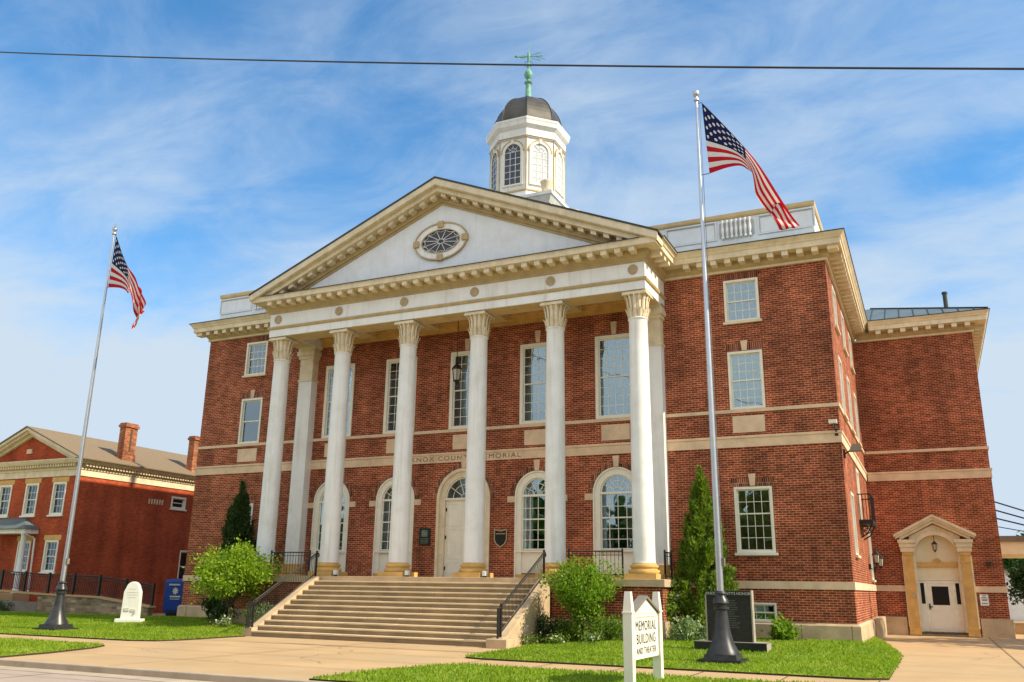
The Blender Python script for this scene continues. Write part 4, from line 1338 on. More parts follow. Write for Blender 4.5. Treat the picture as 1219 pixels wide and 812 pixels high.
def flat_rail(x0, y0, x1, y1, label, z=0, h=.9):
    t = thing('platform_railing', (x0, y0, z), label, 'railing', 'black railings of the portico and stairs')
    L = sqrt((x1 - x0) ** 2 + (y1 - y0) ** 2)
    q = lambda s, hh: (x0 + (x1 - x0) * s, y0 + (y1 - y0) * s, z + hh)
    b = B()
    for hh, r in ((h, .024), (h - .13, .012), (.09, .014)):
        b.tube([q(0, hh), q(1, hh)], r, 6)
    b.build('handrail', IRON, t)
    b = B()
    n = max(2, int(L / .13))
    for i in range(1, n):
        b.tube([q(i / n, .09), q(i / n, h)], .010, 5)
    b.build('baluster', IRON, t)
    for s in (0, 1):
        c = q(s, 0)
        B().box(c[0] - .025, c[0] + .025, c[1] - .025, c[1] + .025, z, z + h + .08).build('post', IRON, t)
    return t
flat_rail(5.5, -2.45, 7.42, -2.45, 'black railing on the platform between the two rightmost columns')
flat_rail(-7.42, -2.45, -5.5, -2.45, 'black railing on the platform between the two leftmost columns')
flat_rail(8.6, -1.5, 8.6, -.62, 'short black railing between the rightmost column and its wall pilaster')
flat_rail(-8.6, -1.5, -8.6, -.62, 'short black railing between the leftmost column and its wall pilaster')

# ------------------------------------------------------------------ lamps, plaques and fittings
def lantern(t, x, y, ztop, s=1.0, up=False):
    b = B()
    b.lathe(x, y, [(.02 * s, ztop), (.03 * s, ztop - .05 * s), (.05 * s, ztop - .08 * s), (.12 * s, ztop - .16 * s), (.2 * s, ztop - .25 * s), (.2 * s, ztop - .27 * s)], 6)
    b.lathe(x, y, [(.115 * s, ztop - .70 * s), (.125 * s, ztop - .67 * s), (.06 * s, ztop - .75 * s), (.02 * s, ztop - .82 * s)], 6)
    for k in range(6):
        a = k * pi / 3
        b.tube([(x + .175 * s * cos(a), y + .175 * s * sin(a), ztop - .26 * s), (x + .115 * s * cos(a), y + .115 * s * sin(a), ztop - .69 * s)], .012 * s, 4)
    b.build('lantern_cage', IRON, t)
    B().lathe(x, y, [(.155 * s, ztop - .28 * s), (.1 * s, ztop - .67 * s)], 6).build('lantern_glass', LAMPGLASS, t)
t = thing('hanging_lantern', (0.06, -1.0, 10.6), 'large black lantern hanging on a long rod above the main door', 'lantern')
B().tube([(.06, -1.0, 10.6), (.06, -1.0, 8.45)], .016, 6).build('rod', IRON, t)
lantern(t, .06, -1.0, 8.5, 1.15)
t = thing('hanging_lantern', (16.95, YB - .05, 2.1), 'small black lantern hanging in the arch over the side door', 'lantern')
B().tube([(16.95, YB - .05, 2.14), (16.95, YB - .05, 1.9)], .012, 5).build('rod', IRON, t)
lantern(t, 16.95, YB - .05, 1.92, .62)
def wall_lamp(x, y, z, nx_, ny_, label, s=.8):
    t = thing('wall_lamp', (x, y, z), label, 'wall lamp')
    b = B(); b.tube([(x, y, z - .25), (x + nx_ * .18, y + ny_ * .18, z - .38), (x + nx_ * .3, y + ny_ * .3, z - .2), (x + nx_ * .3, y + ny_ * .3, z - .02)], .018, 6)
    b.lathe(x + nx_ * .02, y + ny_ * .02, [(.07, z - .36), (.07, z - .15)], 8)
    b.build('bracket', IRON, t)
    lantern(t, x + nx_ * .3, y + ny_ * .3, z + .55 * s, s)
wall_lamp(XM + .01, 8.3, .95, 1, 0, 'black lantern lamp on the sunlit side wall, before the stoop')
wall_lamp(XM + .01, 11.2, .9, 1, 0, 'black lantern lamp on the side wall in the inner corner by the wing')
t = thing('floodlight', (18.94, YB, .9), 'small dark floodlight on brick wall to the right of side door', 'floodlight')
b = B(); b.box(18.86, 19.02, YB - .06, YB - .002, .84, .98); b.build('bracket', IRON, t)
B().frust(18.94, YB - .18, .84, 1.0, .08, .08, .12, .12).build('lamp_head', DARK, t)
# camera and floodlight by the corner
t = thing('security_camera', (14.3, -.02, 5.2), 'small white security camera on a bracket at the front corner', 'camera')
b = B(); b.box(14.1, 14.36, -.32, -.12, 5.18, 5.30); b.build('camera_body', FRAME, t)
b = B(); b.tube([(14.3, -.002, 4.9), (14.3, -.2, 5.0), (14.27, -.2, 5.18)], .03, 6); b.box(14.24, 14.36, -.05, -.002, 4.78, 5.0); b.build('bracket', IRON, t)
t = thing('floodlight', (XM + .01, .6, 4.3), 'grey floodlight on the sunlit side wall just round the front corner', 'floodlight')
b = B(); b.box(XM + .002, XM + .06, .5, .7, 4.1, 4.4); b.tube([(XM + .05, .6, 4.25), (XM + .3, .6, 4.4)], .03, 6); b.build('bracket', IRON, t)
B().frust(XM + .4, .6, 4.32, 4.56, .2, .16, .10, .12).build('lamp_head', GREYWALL, t)
# plaques
t = thing('wall_plaque', (-1.72, -.0, 1.25), 'dark rectangular bronze plaque on brick to the left of the main door', 'plaque')
B(FRONT(0)).box(-1.98, -1.46, .002, .04, 1.26, 1.94).build('plaque_plate', GRANITE, t, bevel=.012)
b = B(FRONT(0)); b.box(-1.86, -1.58, .041, .046, 1.60, 1.86)
for k in range(4): b.box(-1.9, -1.54, .041, .045, 1.34 + k * .055, 1.36 + k * .055)
b.build('plaque_relief', plain('green_bronze', (.12, .17, .12), .5, .4, 9), t)
t = thing('shield_plaque', (1.70, 0, 1.15), 'dark shield shaped plaque on brick to the right of the main door', 'plaque')
sh = [(1.42, 1.86), (1.70, 1.80), (1.98, 1.86), (1.98, 1.45), (1.90, 1.28), (1.70, 1.14), (1.50, 1.28), (1.42, 1.45)]
B(FRONT(0)).prism(sh, .002, .045).build('shield', GRANITE, t)
b = B(FRONT(0)); b.strip(sh + sh[:1], [(1.70 + (u - 1.70) * .86, 1.52 + (z - 1.52) * .86) for u, z in sh + sh[:1]], .045, .056)
b.box(1.5, 1.9, .045, .05, 1.66, 1.69); b.build('shield_border', ROSE, t)
# white boxes put in to stand for bright sunlit patches beside the plinths
for i, (x, nm) in enumerate(((-4.84, 'second'), (-1.613, 'third'), (1.613, 'fourth'))):
    u = x + .70
    t = thing('sunlit_patch_box', (u, -2.55, 0), 'small white box standing for a sunlit patch on platform beside the %s column from left' % nm, 'floodlight', 'white boxes for sunlit patches beside the column bases')
    B().box(u - .07, u + .07, -2.62, -2.46, .05, .22).build('lamp_head', WHITE, t, bevel=.015)
    B().box(u - .05, u + .05, -2.58, -2.5, .0, .05).build('foot', IRON, t)
# notice on wing wall
t = thing('notice_sign', (18.6, YB, -.75), 'small white notice board screwed to brick right of the side door', 'sign')
B(FRONT(YB)).box(18.46, 18.78, .002, .02, -.78, -.33).build('board', WHITE, t)
b = B(FRONT(YB))
for z, x0, x1 in ((-.39, 18.56, 18.68), (-.46, 18.52, 18.7), (-.53, 18.50, 18.74), (-.585, 18.52, 18.72)):
    b.box(x0, x1, .021, .024, z, z + .028)
b.box(18.52, 18.56, .021, .024, -.72, -.66); b.box(18.58, 18.72, .021, .024, -.71, -.68)
b.build('notice_print', INK, t)
t = thing('door_bell', (15.86, YB - .22, -.4), 'small brass entry box on the left pilaster of side door', 'bell')
B(FRONT(YB - .22)).box(15.86, 15.96, .002, .04, -.48, -.38).build('bell_plate', POLE, t)

# ------------------------------------------------------------------ flagpoles and flags
def flagpole(x, y, z0, top, label, eagle):
    t = thing('flagpole', (x, y, z0), label, 'flagpole', 'flagpoles on the front lawns')
    b = B()
    b.frust(x, y, z0 - .05, z0 + .1, .52, .52, .52, .52); b.frust(x, y, z0 + .101, z0 + .22, .40, .40, .38, .38)
    b.lathe(x, y, [(.40, z0 + .221), (.38, z0 + .28), (.27, z0 + .48), (.19, z0 + .8), (.145, z0 + 1.2), (.14, z0 + 1.25), (.19, z0 + 1.27), (.19, z0 + 1.32), (.135, z0 + 1.34), (.14, z0 + 1.38), (.20, z0 + 1.41), (.18, z0 + 1.5), (.13, z0 + 1.56), (.12, z0 + 1.62), (.16, z0 + 1.64), (.12, z0 + 1.70)], 24)
    b.build('base', POLEBASE, t, smooth=35)
    B().lathe(x, y, [(.088, z0 + 1.7), (.08, z0 + 4), (.07, z0 + 8), (.045, top - 2), (.036, top - .15)], 20).build('pole', POLE, t, smooth=40)
    b = B()
    if eagle:
        b.lathe(x, y, [(.06, top - .15), (.09, top - .12), (.09, top - .05), (.03, top), (.10, top + .07), (.1, top + .12), (.03, top + .2)], 14)
        b.add([(x, y, top + .15), (x - .14, y + .02, top + .36), (x, y, top + .3), (x + .02, y, top + .42), (x + .05, y, top + .3), (x + .2, y - .02, top + .33)], [(0, 1, 2), (0, 2, 3), (0, 3, 4), (0, 4, 5)])
    else:
        b.lathe(x, y, [(.045, top - .15), (.08, top - .13), (.08, top - .07), (.04, top - .05), (.04, top), (.08, top + .03), (.10, top + .1), (.08, top + .17), (.02, top + .2)], 16)
    b.build('finial', POLE, t, smooth=40)
    b = B(); b.tube([(x + .11, y - .02, z0 + 2.4), (x + .09, y - .02, top - .3)], .008, 4); b.box(x + .05, x + .15, y - .05, y + .05, z0 + 2.3, z0 + 2.5)
    b.build('halyard', GREYWALL, t)
PR, PL = (11.93, -8.5), (-11.8, -8.47)
flagpole(*PR, -2.04, 13.6, 'tall silver flagpole on dark flared base on the right lawn', False)
flagpole(*PL, -2.04, 13.3, 'tall silver flagpole with eagle finial on the left lawn', True)

def flagmat():
    m, nt, b = newmat('flag_cloth')
    n, l = nt.nodes, nt.links
    def math_(op, a, c=None, d=None):
        q = n.new('ShaderNodeMath'); q.operation = op
        for i, v in enumerate((a, c, d)):
            if v is None: continue
            if isinstance(v, (int, float)): q.inputs[i].default_value = v
            else: l.new(v, q.inputs[i])
        return q.outputs[0]
    uv = n.new('ShaderNodeUVMap'); s = n.new('ShaderNodeSeparateXYZ'); l.new(uv.outputs[0], s.inputs[0])
    U, V = s.outputs['X'], s.outputs['Y']       # V from the top edge down
    par = math_('MODULO', math_('FLOOR', math_('MULTIPLY', V, 13)), 2)
    canton = math_('MULTIPLY', math_('LESS_THAN', U, .40), math_('LESS_THAN', V, 7 / 13))
    def lattice(ou, ov, nu, nv):
        fu = math_('SUBTRACT', math_('FRACT', math_('ADD', math_('MULTIPLY', U, nu / .40), ou)), .5)
        fv = math_('SUBTRACT', math_('FRACT', math_('ADD', math_('MULTIPLY', V, nv / (7 / 13)), ov)), .5)
        d = math_('ADD', math_('POWER', math_('MULTIPLY', fu, .40 * 1.9 / nu / .54 * nv), 2), math_('POWER', fv, 2))
        return math_('LESS_THAN', d, .035)
    stars = math_('MAXIMUM', lattice(0.0, 0.0, 5, 4), lattice(.5, .5, 5, 4))
    stars = math_('MULTIPLY', stars, math_('MULTIPLY', math_('GREATER_THAN', U, .02), math_('MULTIPLY', math_('LESS_THAN', U, .38), math_('MULTIPLY', math_('GREATER_THAN', V, .03), math_('LESS_THAN', V, .51)))))
    def mixc(f, a, c):
        q = n.new('ShaderNodeMix'); q.data_type = 'RGBA'
        l.new(f, q.inputs[0])
        for i, v in ((6, a), (7, c)):
            if isinstance(v, tuple): q.inputs[i].default_value = (*v, 1)
            else: l.new(v, q.inputs[i])
        return q.outputs[2]
    st_ = mixc(par, (.52, .012, .022), (.76, .72, .66))
    ca = mixc(stars, (.012, .016, .07), (.75, .73, .70))
    c = mixc(canton, st_, ca)
    l.new(c, b.inputs['Base Color']); b.inputs['Roughness'].default_value = .75; b.inputs['Specular IOR Level'].default_value = .15
    tl = n.new('ShaderNodeBsdfTranslucent'); l.new(c, tl.inputs[0])
    mx = n.new('ShaderNodeMixShader'); mx.inputs[0].default_value = .35
    l.new(b.outputs[0], mx.inputs[1]); l.new(tl.outputs[0], mx.inputs[2]); l.new(mx.outputs[0], n['Material Output'].inputs[0])
    return m
FLAG = flagmat()
def cr(pts, t):
    """Catmull-Rom through pts at t in 0..1"""
    n = len(pts) - 1
    s = min(t * n, n - 1e-6); i = int(s); f = s - i
    P = [Vector(pts[max(0, min(n, i + k)) ]) for k in (-1, 0, 1, 2)]
    return .5 * ((2 * P[1]) + (-P[0] + P[2]) * f + (2 * P[0] - 5 * P[1] + 4 * P[2] - P[3]) * f * f + (-P[0] + 3 * P[1] - 3 * P[2] + P[3]) * f ** 3)
def flag(top, bot, y, label, folds, px):
    me = bpy.data.meshes.new('flag')
    nu, nv = 72, 39
    V = []; UV = []
    for i in range(nu + 1):
        u = i / nu
        a, c = cr(top, u), cr(bot, u)
        fo = smooth01((u - .38) / .3)
        for j in range(nv + 1):
            v = j / nv
            # towards the fly the lower stripes fold back behind the upper ones
            tri = v / .56 if v < .56 else 1 - (v - .56) / .44 * .8
            gv = v * (1 - fo) + tri * fo
            back = fo * .22 * smooth01((v - .50) / .25)
            q = a * (1 - gv) + c * gv
            amp = folds * (u ** 1.3) * min(1, 2 * u)
            # diagonal folds running from the upper hoist to the lower fly
            ph = 9 * u + 7 * v * u - 3 * v
            yy = y + back + amp * (.9 * sin(ph) + .35 * sin(2.3 * ph + 1.1)) + .10 * u * sin(5 * v)
            lat = amp * .2 * cos(ph * 1.3 + .4)
            V.append((q.x + lat, yy, q.y + .25 * lat)); UV.append((u, v))
    F_ = []
    for i in range(nu):
        for j in range(nv):
            k = i * (nv + 1) + j
            F_.append((k, k + 1, k + nv + 2, k + nv + 1))
    me.from_pydata(V, [], F_)
    ul = me.uv_layers.new(name='UVMap')
    for lp in me.loops:
        ul.data[lp.index].uv = UV[lp.vertex_index]
    me.materials.append(FLAG)
    for p in me.polygons: p.use_smooth = True
    o = bpy.data.objects.new('flag', me); COL.objects.link(o)
    tag(o, label, 'flag', 'flags on the two poles')
    b = B()
    for p in (V[0], V[nv]):
        b.tube([(px + .05, y, p[2]), p], .012, 4)
    b.build('flag_clip', IRON, o)
    return o
flag([(12.08, 13.38), (13.05, 11.95), (13.85, 10.5), (14.5, 9.1)], [(12.2, 11.08), (13.15, 11.1), (13.45, 10.2), (14.0, 9.05)], PR[1], 'american flag streaming from the right pole, above the parapet', .15, PR[0])
flag([(-11.66, 13.1), (-10.95, 11.9), (-10.2, 11.05), (-9.6, 9.9)], [(-11.70, 10.9), (-10.65, 10.62), (-10.15, 9.7), (-10.0, 8.9)], PL[1], 'american flag drooping from the left pole, against open sky', .15, PL[0])

# ------------------------------------------------------------------ lawn objects
# name board: two posts, board with a small gable, set at right angles to the street
sx_, ya, yb_ = 11.66, -15.15, -13.3
t = thing('sign_board', (sx_, (ya + yb_) / 2, -2.03), 'white painted name board on two square posts, MEMORIAL BUILDING AND THEATER', 'sign')
for y in (ya, yb_):
    b = B(); b.box(sx_ - .085, sx_ + .085, y - .085, y + .085, -2.1, -.76); b.box(sx_ - .1, sx_ + .1, y - .1, y + .1, -.76, -.735)
    b.frust(sx_, y, -.735, -.37, .085, .085, .055, .055)
    b.build('post', FRAME, t)
T = RIGHT(sx_)
b = B(T); b.box(ya + .1, yb_ - .1, -.045, .045, -1.58, -.78)
bd = b.build('board', FRAME, t)
b = B(T); ym = (ya + yb_) / 2
b.prism([(ya + .14, -.775), (yb_ - .14, -.775), (ym, -.50)], -.05, .05)
b.build('gable', FRAME, t)
b = B(T); b.prism([(ya + .1, -.775), (ym, -.49), (yb_ - .1, -.775), (yb_ - .1, -.735), (ym, -.44), (ya + .1, -.735)], -.09, .09)
b.build('gable_roof', GREYWALL, t)
b = B(T)
b.box(ya + .13, yb_ - .13, .046, .052, -.84, -.83)
b.build('board_line', GOLD, bd)
for s, z, sz, xs in (('MEMORIAL', -1.0, .25, 1.02), ('BUILDING', -1.235, .25, 1.02), ('AND THEATER', -1.445, .165, 1.06)):
    text('lettering', s, sz, (sx_ + .047, ym, z), (pi / 2, 0, pi / 2), INK, bd, xs=xs, ext=.003, spacing=1.12)

# white marble monument
mx_, my_ = -12.8, -4.3
mz = gz(mx_, my_)
t = thing('memorial_stone', (mx_, my_, mz), 'white rounded marble memorial stone on its base on the left lawn', 'monument')
a_ = radians(28)
TM = lambda u, n, z: (mx_ + u * cos(a_) + n * sin(a_), my_ + u * sin(a_) - n * cos(a_), mz + z)
b = B(TM); b.box(-.52, .52, -.26, .26, -.05, .14); b.build('base', MARBLE, t, bevel=.02)
out = [(-.36, .14), (.36, .14), (.335, 1.18)] + [(.28 * cos(a), 1.24 + .34 * sin(a)) for a in np.linspace(.25, pi - .25, 13)] + [(-.335, 1.18)]
B(TM).prism(out, -.13, .13).build('stone', MARBLE, t, bevel=.025)
b = B(TM)
for z, w in ((1.28, .15), (1.15, .22), (1.05, .21), (.95, .17)):
    b.box(-w, w, .131, .136, z, z + .022)
b.box(-.22, -.04, .131, .16, .44, .56); b.box(.04, .22, .131, .16, .42, .52)
b.build('carving', plain('marble_relief', (.55, .54, .50), .7), t)

# black granite honour slab
gx_, gy_ = 11.45, -5.15
gzz = gz(gx_, gy_)
t = thing('granite_slab', (gx_, gy_, gzz), 'upright black granite honour slab on a low base behind the right flagpole', 'monument')
TG = lambda u, n, z: (gx_ + u, gy_ - n, gzz + z)
b = B(TG); b.box(-.98, 1.02, -.38, .34, -.06, .22); b.build('base', [GRANITE], t, bevel=.015)
b = B(TG); b.box(-.62, .62, -.12, .12, .22, 1.44); slab_ = b.build('slab', GRANITE, t)
b = B(TG); b.box(.622, .66, -.15, .14, .22, 1.62); b.box(-.66, -.622, -.15, .14, .22, 1.50); b.build('slab_edge', GRANITE_E, t)  # pale edge strips; the right one stands for the sunlit side
b = B(TG); b.box(-.622, .622, -.13, .15, 1.442, 1.6); b.build('header', GRANITE, t)
b = B(TG); b.box(1.022, 1.03, -.379, .339, -.05, .21); b.box(-.975, 1.015, -.375, .335, .222, .226); b.build('base_lit_faces', GRANITE_E, t)  # pale sheets painting sunlight on the right and top of the base
text('lettering', "KNOX COUNTY'S HONOR", .105, (gx_, gy_ - .152, gzz + 1.522), (pi / 2, 0, 0), PALE, t, xs=.98, ext=.002)
b = B(TG)
rnd = random.Random(3)
for k in range(13):
    w = rnd.uniform(.1, .26)
    b.box(.05 - w, .05 + w, .121, .124, 1.32 - k * .06, 1.34 - k * .06)
b.build('name_lines', plain('faint_inscription', (.085, .09, .08), .6), t)

# blue drop box
bx_, by_ = -17.32, 2.6
t = thing('drop_box', (bx_, by_, -1.85), 'blue metal drop box with pale star emblem beside the left brick corner', 'drop box')
a_ = radians(22)
TB = lambda u, n, z: (bx_ + u * cos(a_) + n * sin(a_), by_ + u * sin(a_) - n * cos(a_), -1.85 + z)
T2 = lambda u, n, z: TB(n, u, z)
b = B(T2)
b.prism([(-.42, .22), (.2, .05), (.42, .05), (.42, 1.55), (.36, 1.66), (-.44, 1.74), (-.48, 1.66)], -.52, .52) if False else b.prism([(.42, .22), (.22, .05), (-.42, .05), (-.42, 1.72), (.36, 1.66), (.46, 1.58)], -.52, .52)
b.build('cabinet', BLUE, t, bevel=.03)
b = B(TB); b.box(-.42, .42, -.36, .2, -.25, .06); b.build('foot', IRON, t)
b = B(TB); b.box(-.28, .28, .462, .49, 1.38, 1.46); b.build('slot', POLE, t)
b = B(TB)
cz_ = 1.12
star = [((.17 if k % 2 == 0 else .10) * cos(k * pi / 8 + .2), cz_ + (.19 if k % 2 == 0 else .12) * sin(k * pi / 8 + .2)) for k in range(16)]
b.prism([(u + .05, z) for u, z in star], .455, .462); b.box(-.2, .32, .452, .458, .82, .89); b.box(-.2, .28, .45, .456, .72, .755)
b.build('emblem', PALE, t)
b = B(TB); b.box(-.528, -.522, -.22, .02, .95, 1.05); b.box(-.528, -.522, -.18, .0, 1.08, 1.42)
b.build('side_emblem', PALE, t)

# ------------------------------------------------------------------ vegetation
def leaves(name, P, D, L, Wd, mat, parent=None, bend=.25):
    """one diamond leaf per point; D = direction, L length, Wd half width"""
    n = len(P)
    D = D / np.linalg.norm(D, axis=1)[:, None]
    R_ = rng.normal(size=(n, 3))
    S_ = np.cross(D, R_); S_ /= np.linalg.norm(S_, axis=1)[:, None]
    U_ = np.cross(S_, D)
    L = L[:, None]; Wd = Wd[:, None]
    v0 = P; v1 = P + D * L * .5 + S_ * Wd + U_ * L * bend * .3; v2 = P + D * L - U_ * L * bend * .2; v3 = P + D * L * .5 - S_ * Wd + U_ * L * bend * .3
    V = np.stack([v0, v1, v2, v3], 1).reshape(-1, 3)
    return mesh_poly(name, V, 4, mat, parent)

def crown_points(c, rad, nclump, nleaf, csize, flat=1.0, inner=.35, seed=0):
    g = np.random.default_rng(seed)
    d = g.normal(size=(nclump, 3)); d /= np.linalg.norm(d, axis=1)[:, None]
    r = inner + (1 - inner) * g.random(nclump) ** .45
    lump = 1 + .22 * np.sin(3.1 * np.arctan2(d[:, 1], d[:, 0]) + seed) * np.cos(2.3 * d[:, 2] + seed) + .12 * g.normal(size=nclump)
    C = np.array(c) + d * (r * lump)[:, None] * np.array(rad)
    k = g.integers(0, nclump, nleaf)
    o = g.normal(size=(nleaf, 3)) * csize * (.6 + .8 * g.random(nclump))[k][:, None]
    P = C[k] + o
    D = (P - np.array(c)) / np.array(rad)
    D = D / np.linalg.norm(D, axis=1)[:, None] * .8 + g.normal(size=(nleaf, 3)) * .7 + np.array([0, 0, .1])
    return P, D, C

def limbs(base, C, r0_, t, seed, fork=.35, n=9, name='trunk', mat=BARK, stems=1, top=None):
    g = random.Random(seed)
    b = B()
    base = Vector(base)
    top = Vector(top)
    for s in range(stems):
        jit = Vector((g.uniform(-.12, .12), g.uniform(-.12, .12), 0)) * (0 if stems == 1 else 1)
        mid = base.lerp(top, fork) + jit * 2 + Vector((g.uniform(-.06, .06), g.uniform(-.06, .06), 0))
        b.tube([base + jit, base.lerp(mid, .5) + jit * .5, mid], [r0_, r0_ * .8, r0_ * .6], 8)
        for k in range(n):
            q = Vector(C[g.randrange(len(C))])
            m2 = mid.lerp(q, .5) + Vector((0, 0, g.uniform(0, .12)))
            b.tube([mid, m2, q], [r0_ * .5, r0_ * .28, r0_ * .08], 5)
    return b.build(name, mat, t)

# small bright tree by the left cheek wall
tx, ty = -7.85, -4.05
tz = gz(tx, ty)
t = thing('small_tree', (tx, ty, tz), 'small bright green tree with wide crown left of the stairs', 'tree')
P, D, C = crown_points((tx + .02, ty, .06), (1.5, 1.4, .86), 120, 7600, .165, seed=3, inner=.2)
leaves('crown', P, D, .10 + .07 * rng.random(len(P)), .028 + .018 * rng.random(len(P)), LEAF_SUN, t)
limbs((tx, ty, tz - .05), C, .075, t, 4, .35, 16, top=(tx, ty, .2))
# multi-stem shrub right of the stairs
tx, ty = 6.62, -4.0
tz = gz(tx, ty)
t = thing('tall_shrub', (tx, ty, tz), 'vase shaped bright green shrub on bare stems right of the stairs', 'shrub')
g = np.random.default_rng(5)
P, D, C = crown_points((tx - .02, ty, -.42), (1.0, .95, .72), 90, 6200, .14, seed=8, inner=.2)
keep = (P[:, 2] > -1.35)
cone = .35 + .75 * np.clip((P[:, 2] + 1.3) / 1.0, 0, 1)
P[:, 0] = tx + (P[:, 0] - tx) * cone; P[:, 1] = ty + (P[:, 1] - ty) * cone
P2, D2, _ = crown_points((tx + .1, ty, -1.35), (.42, .4, .5), 30, 700, .1, seed=9)
P = np.concatenate([P[keep], P2]); D = np.concatenate([D[keep], D2])
leaves('crown', P, D, .085 + .055 * rng.random(len(P)), .024 + .014 * rng.random(len(P)), LEAF_MID, t)
limbs((tx, ty, tz - .05), C, .028, t, 6, .4, 4, top=(tx, ty, -.3), stems=6)

def conifer(x, y, z0, h, r, mat, label, n, seed, prof=1.0):
    t = thing('columnar_conifer', (x, y, z0), label, 'tree', 'columnar conifers against the brick')
    g = np.random.default_rng(seed)
    # many upright plumes, each its own narrow flame of sprays
    m = 170
    zt = g.random(m) ** 1.0 * .97
    th = g.random(m) * 2 * pi
    R_ = r * (np.clip(1 - zt, 0, 1) ** .8) * (.6 + .4 * np.clip(zt * 6, 0, 1)) * (.35 + .75 * g.random(m) ** .5)
    C = np.stack([x + R_ * np.cos(th), y + R_ * np.sin(th), z0 + .15 + zt * (h - .62)], 1)
    hl = (.45 + .5 * g.random(m)) * (1 - .35 * zt); wl_ = (.10 + .09 * g.random(m)) * (1 - .45 * zt)
    C = np.concatenate([C, np.stack([np.full(14, x), np.full(14, y), np.linspace(z0 + h * .3, z0 + h - .30, 14)], 1)])
    hl = np.concatenate([hl, np.full(14, .42)]); wl_ = np.concatenate([wl_, np.linspace(.26, .05, 14)])
    k = g.integers(0, len(C), n)
    s = g.random(n) ** .9
    a = g.random(n) * 2 * pi
    q = wl_[k] * (1 - s) ** .6 * (.3 + .7 * g.random(n) ** .5) * 1.15
    tilt = C[k] - np.array([x, y, 0]); tilt[:, 2] = 0
    P = C[k] + np.stack([q * np.cos(a), q * np.sin(a), hl[k] * (s - .35)], 1) + tilt * (s * .22)[:, None]
    D = np.stack([np.cos(a) * .6, np.sin(a) * .6, .9 + 0 * a], 1) + g.normal(size=(n, 3)) * .35
    leaves('crown', P, D, (.10 + .12 * g.random(n)), .018 + .016 * g.random(n), mat, t, .35)
    B().tube([(x, y, z0 - .05), (x, y, z0 + h * .5), (x + .02, y, z0 + h * .96)], [.09, .05, .012], 7).build('trunk', BARK, t)
conifer(9.86, -1.25, -1.86, 5.6, .98, LEAF_THUJA, 'tall narrow green conifer against the brick by the right flagpole', 26000, 4)
conifer(-10.5, -1.1, -1.86, 5.85, 1.25, LEAF_DARK, 'dark narrow conifer against the brick behind the small leafy tree', 17000, 12)

def bush(x, y, rad, n, mat, label, name='low_bush', cat='bush', size=.06, seed=1, group='low bushes in the planting beds', zc=None, flowers=0):
    z = gz(x, y)
    t = thing(name, (x, y, z), label, cat, group)
    P, D, C = crown_points((x, y, z + rad[2] * .85), rad, 40, n, .09, seed=seed, inner=.2)
    P = P[P[:, 2] > z + .01]; D = D[:len(P)]
    leaves('foliage', P, D, size + size * .7 * rng.random(len(P)), size * .32 + size * .2 * rng.random(len(P)), mat, t)
    b = B()
    g = random.Random(seed)
    for k in range(7):
        a = g.uniform(0, 6.28)
        b.tube([(x, y, z - .02), (x + rad[0] * .6 * cos(a), y + rad[1] * .6 * sin(a), z + rad[2] * 1.1)], [.014, .006], 4)
    b.build('stem', BARK, t)
    if flowers:
        k = rng.integers(0, len(P), flowers)
        leaves('blossom', P[k] + np.array([0, 0, .04]), rng.normal(size=(flowers, 3)) + np.array([0, 0, .6]), .07 + .04 * rng.random(flowers), .03 + .012 * rng.random(flowers), PETAL, t)
    return t
bush(5.35, -3.9, (.55, .5, .42), 1700, LEAF_DARK, 'dark low bush at the foot of the right cheek wall', seed=2)
bush(6.05, -3.7, (.5, .48, .40), 1700, LEAF_BUSH, 'rounded green bush left of the vase shaped shrub', seed=5)
bush(7.35, -3.75, (.52, .48, .40), 1700, LEAF_BUSH, 'rounded green bush right of the vase shaped shrub', seed=6)
bush(8.35, -3.5, (.45, .42, .32), 1200, LEAF_BUSH, 'small bush behind the white name board', seed=16)
bush(12.35, -1.0, (.36, .34, .32), 800, LEAF_MID, 'light green leafy hosta beside the basement window', name='hosta', cat='plant', size=.12, seed=7)
bush(9.7, -2.7, (.6, .45, .34), 1000, LEAF_PALE, 'pale variegated plant at the foot of the right conifer', name='hosta', cat='plant', size=.09, seed=8)
bush(10.9, -2.2, (.5, .45, .36), 1100, LEAF_MID, 'green hosta behind the black granite slab', name='hosta', cat='plant', size=.1, seed=18)
bush(-9.1, -2.9, (.7, .5, .40), 1500, LEAF_DARK, 'dark spreading shrub under the small leafy tree', seed=9)
bush(-7.0, -3.4, (.6, .5, .45), 1500, LEAF_BUSH, 'green bush against the left pier wall by the stairs', seed=10)
bush(-6.2, -4.2, (.5, .45, .5), 1000, LEAF_PALE, 'sparse pale bush beside the left stair railing', seed=13)
bush(-7.3, -4.85, (.3, .26, .18), 420, LEAF_BUSH, 'low pink white flowers at the end of the left bed', name='flower_clump', cat='flowers', size=.05, seed=14, group='flower clumps along the beds', flowers=60)
for i, (x, y, lb) in enumerate(((5.2, -5.0, 'pale flowers closest to the right stair end'), (6.0, -4.75, 'white edged flower clump in front of the shrub, left side'), (7.1, -4.65, 'pale flower clump in front of the shrub, right side'))):
    bush(x, y, (.34, .26, .14), 420, LEAF_BUSH, lb, name='flower_clump', cat='flowers', size=.05, seed=20 + i, group='flower clumps along the beds', flowers=22)
# climbing ivy on the sunlit cheek wall and flowering shrub at the pier corner
bush(8.95, -2.1, (.28, .5, .95), 1100, LEAF_MID, 'slender flowering bush at the right pier corner', seed=30, flowers=90)

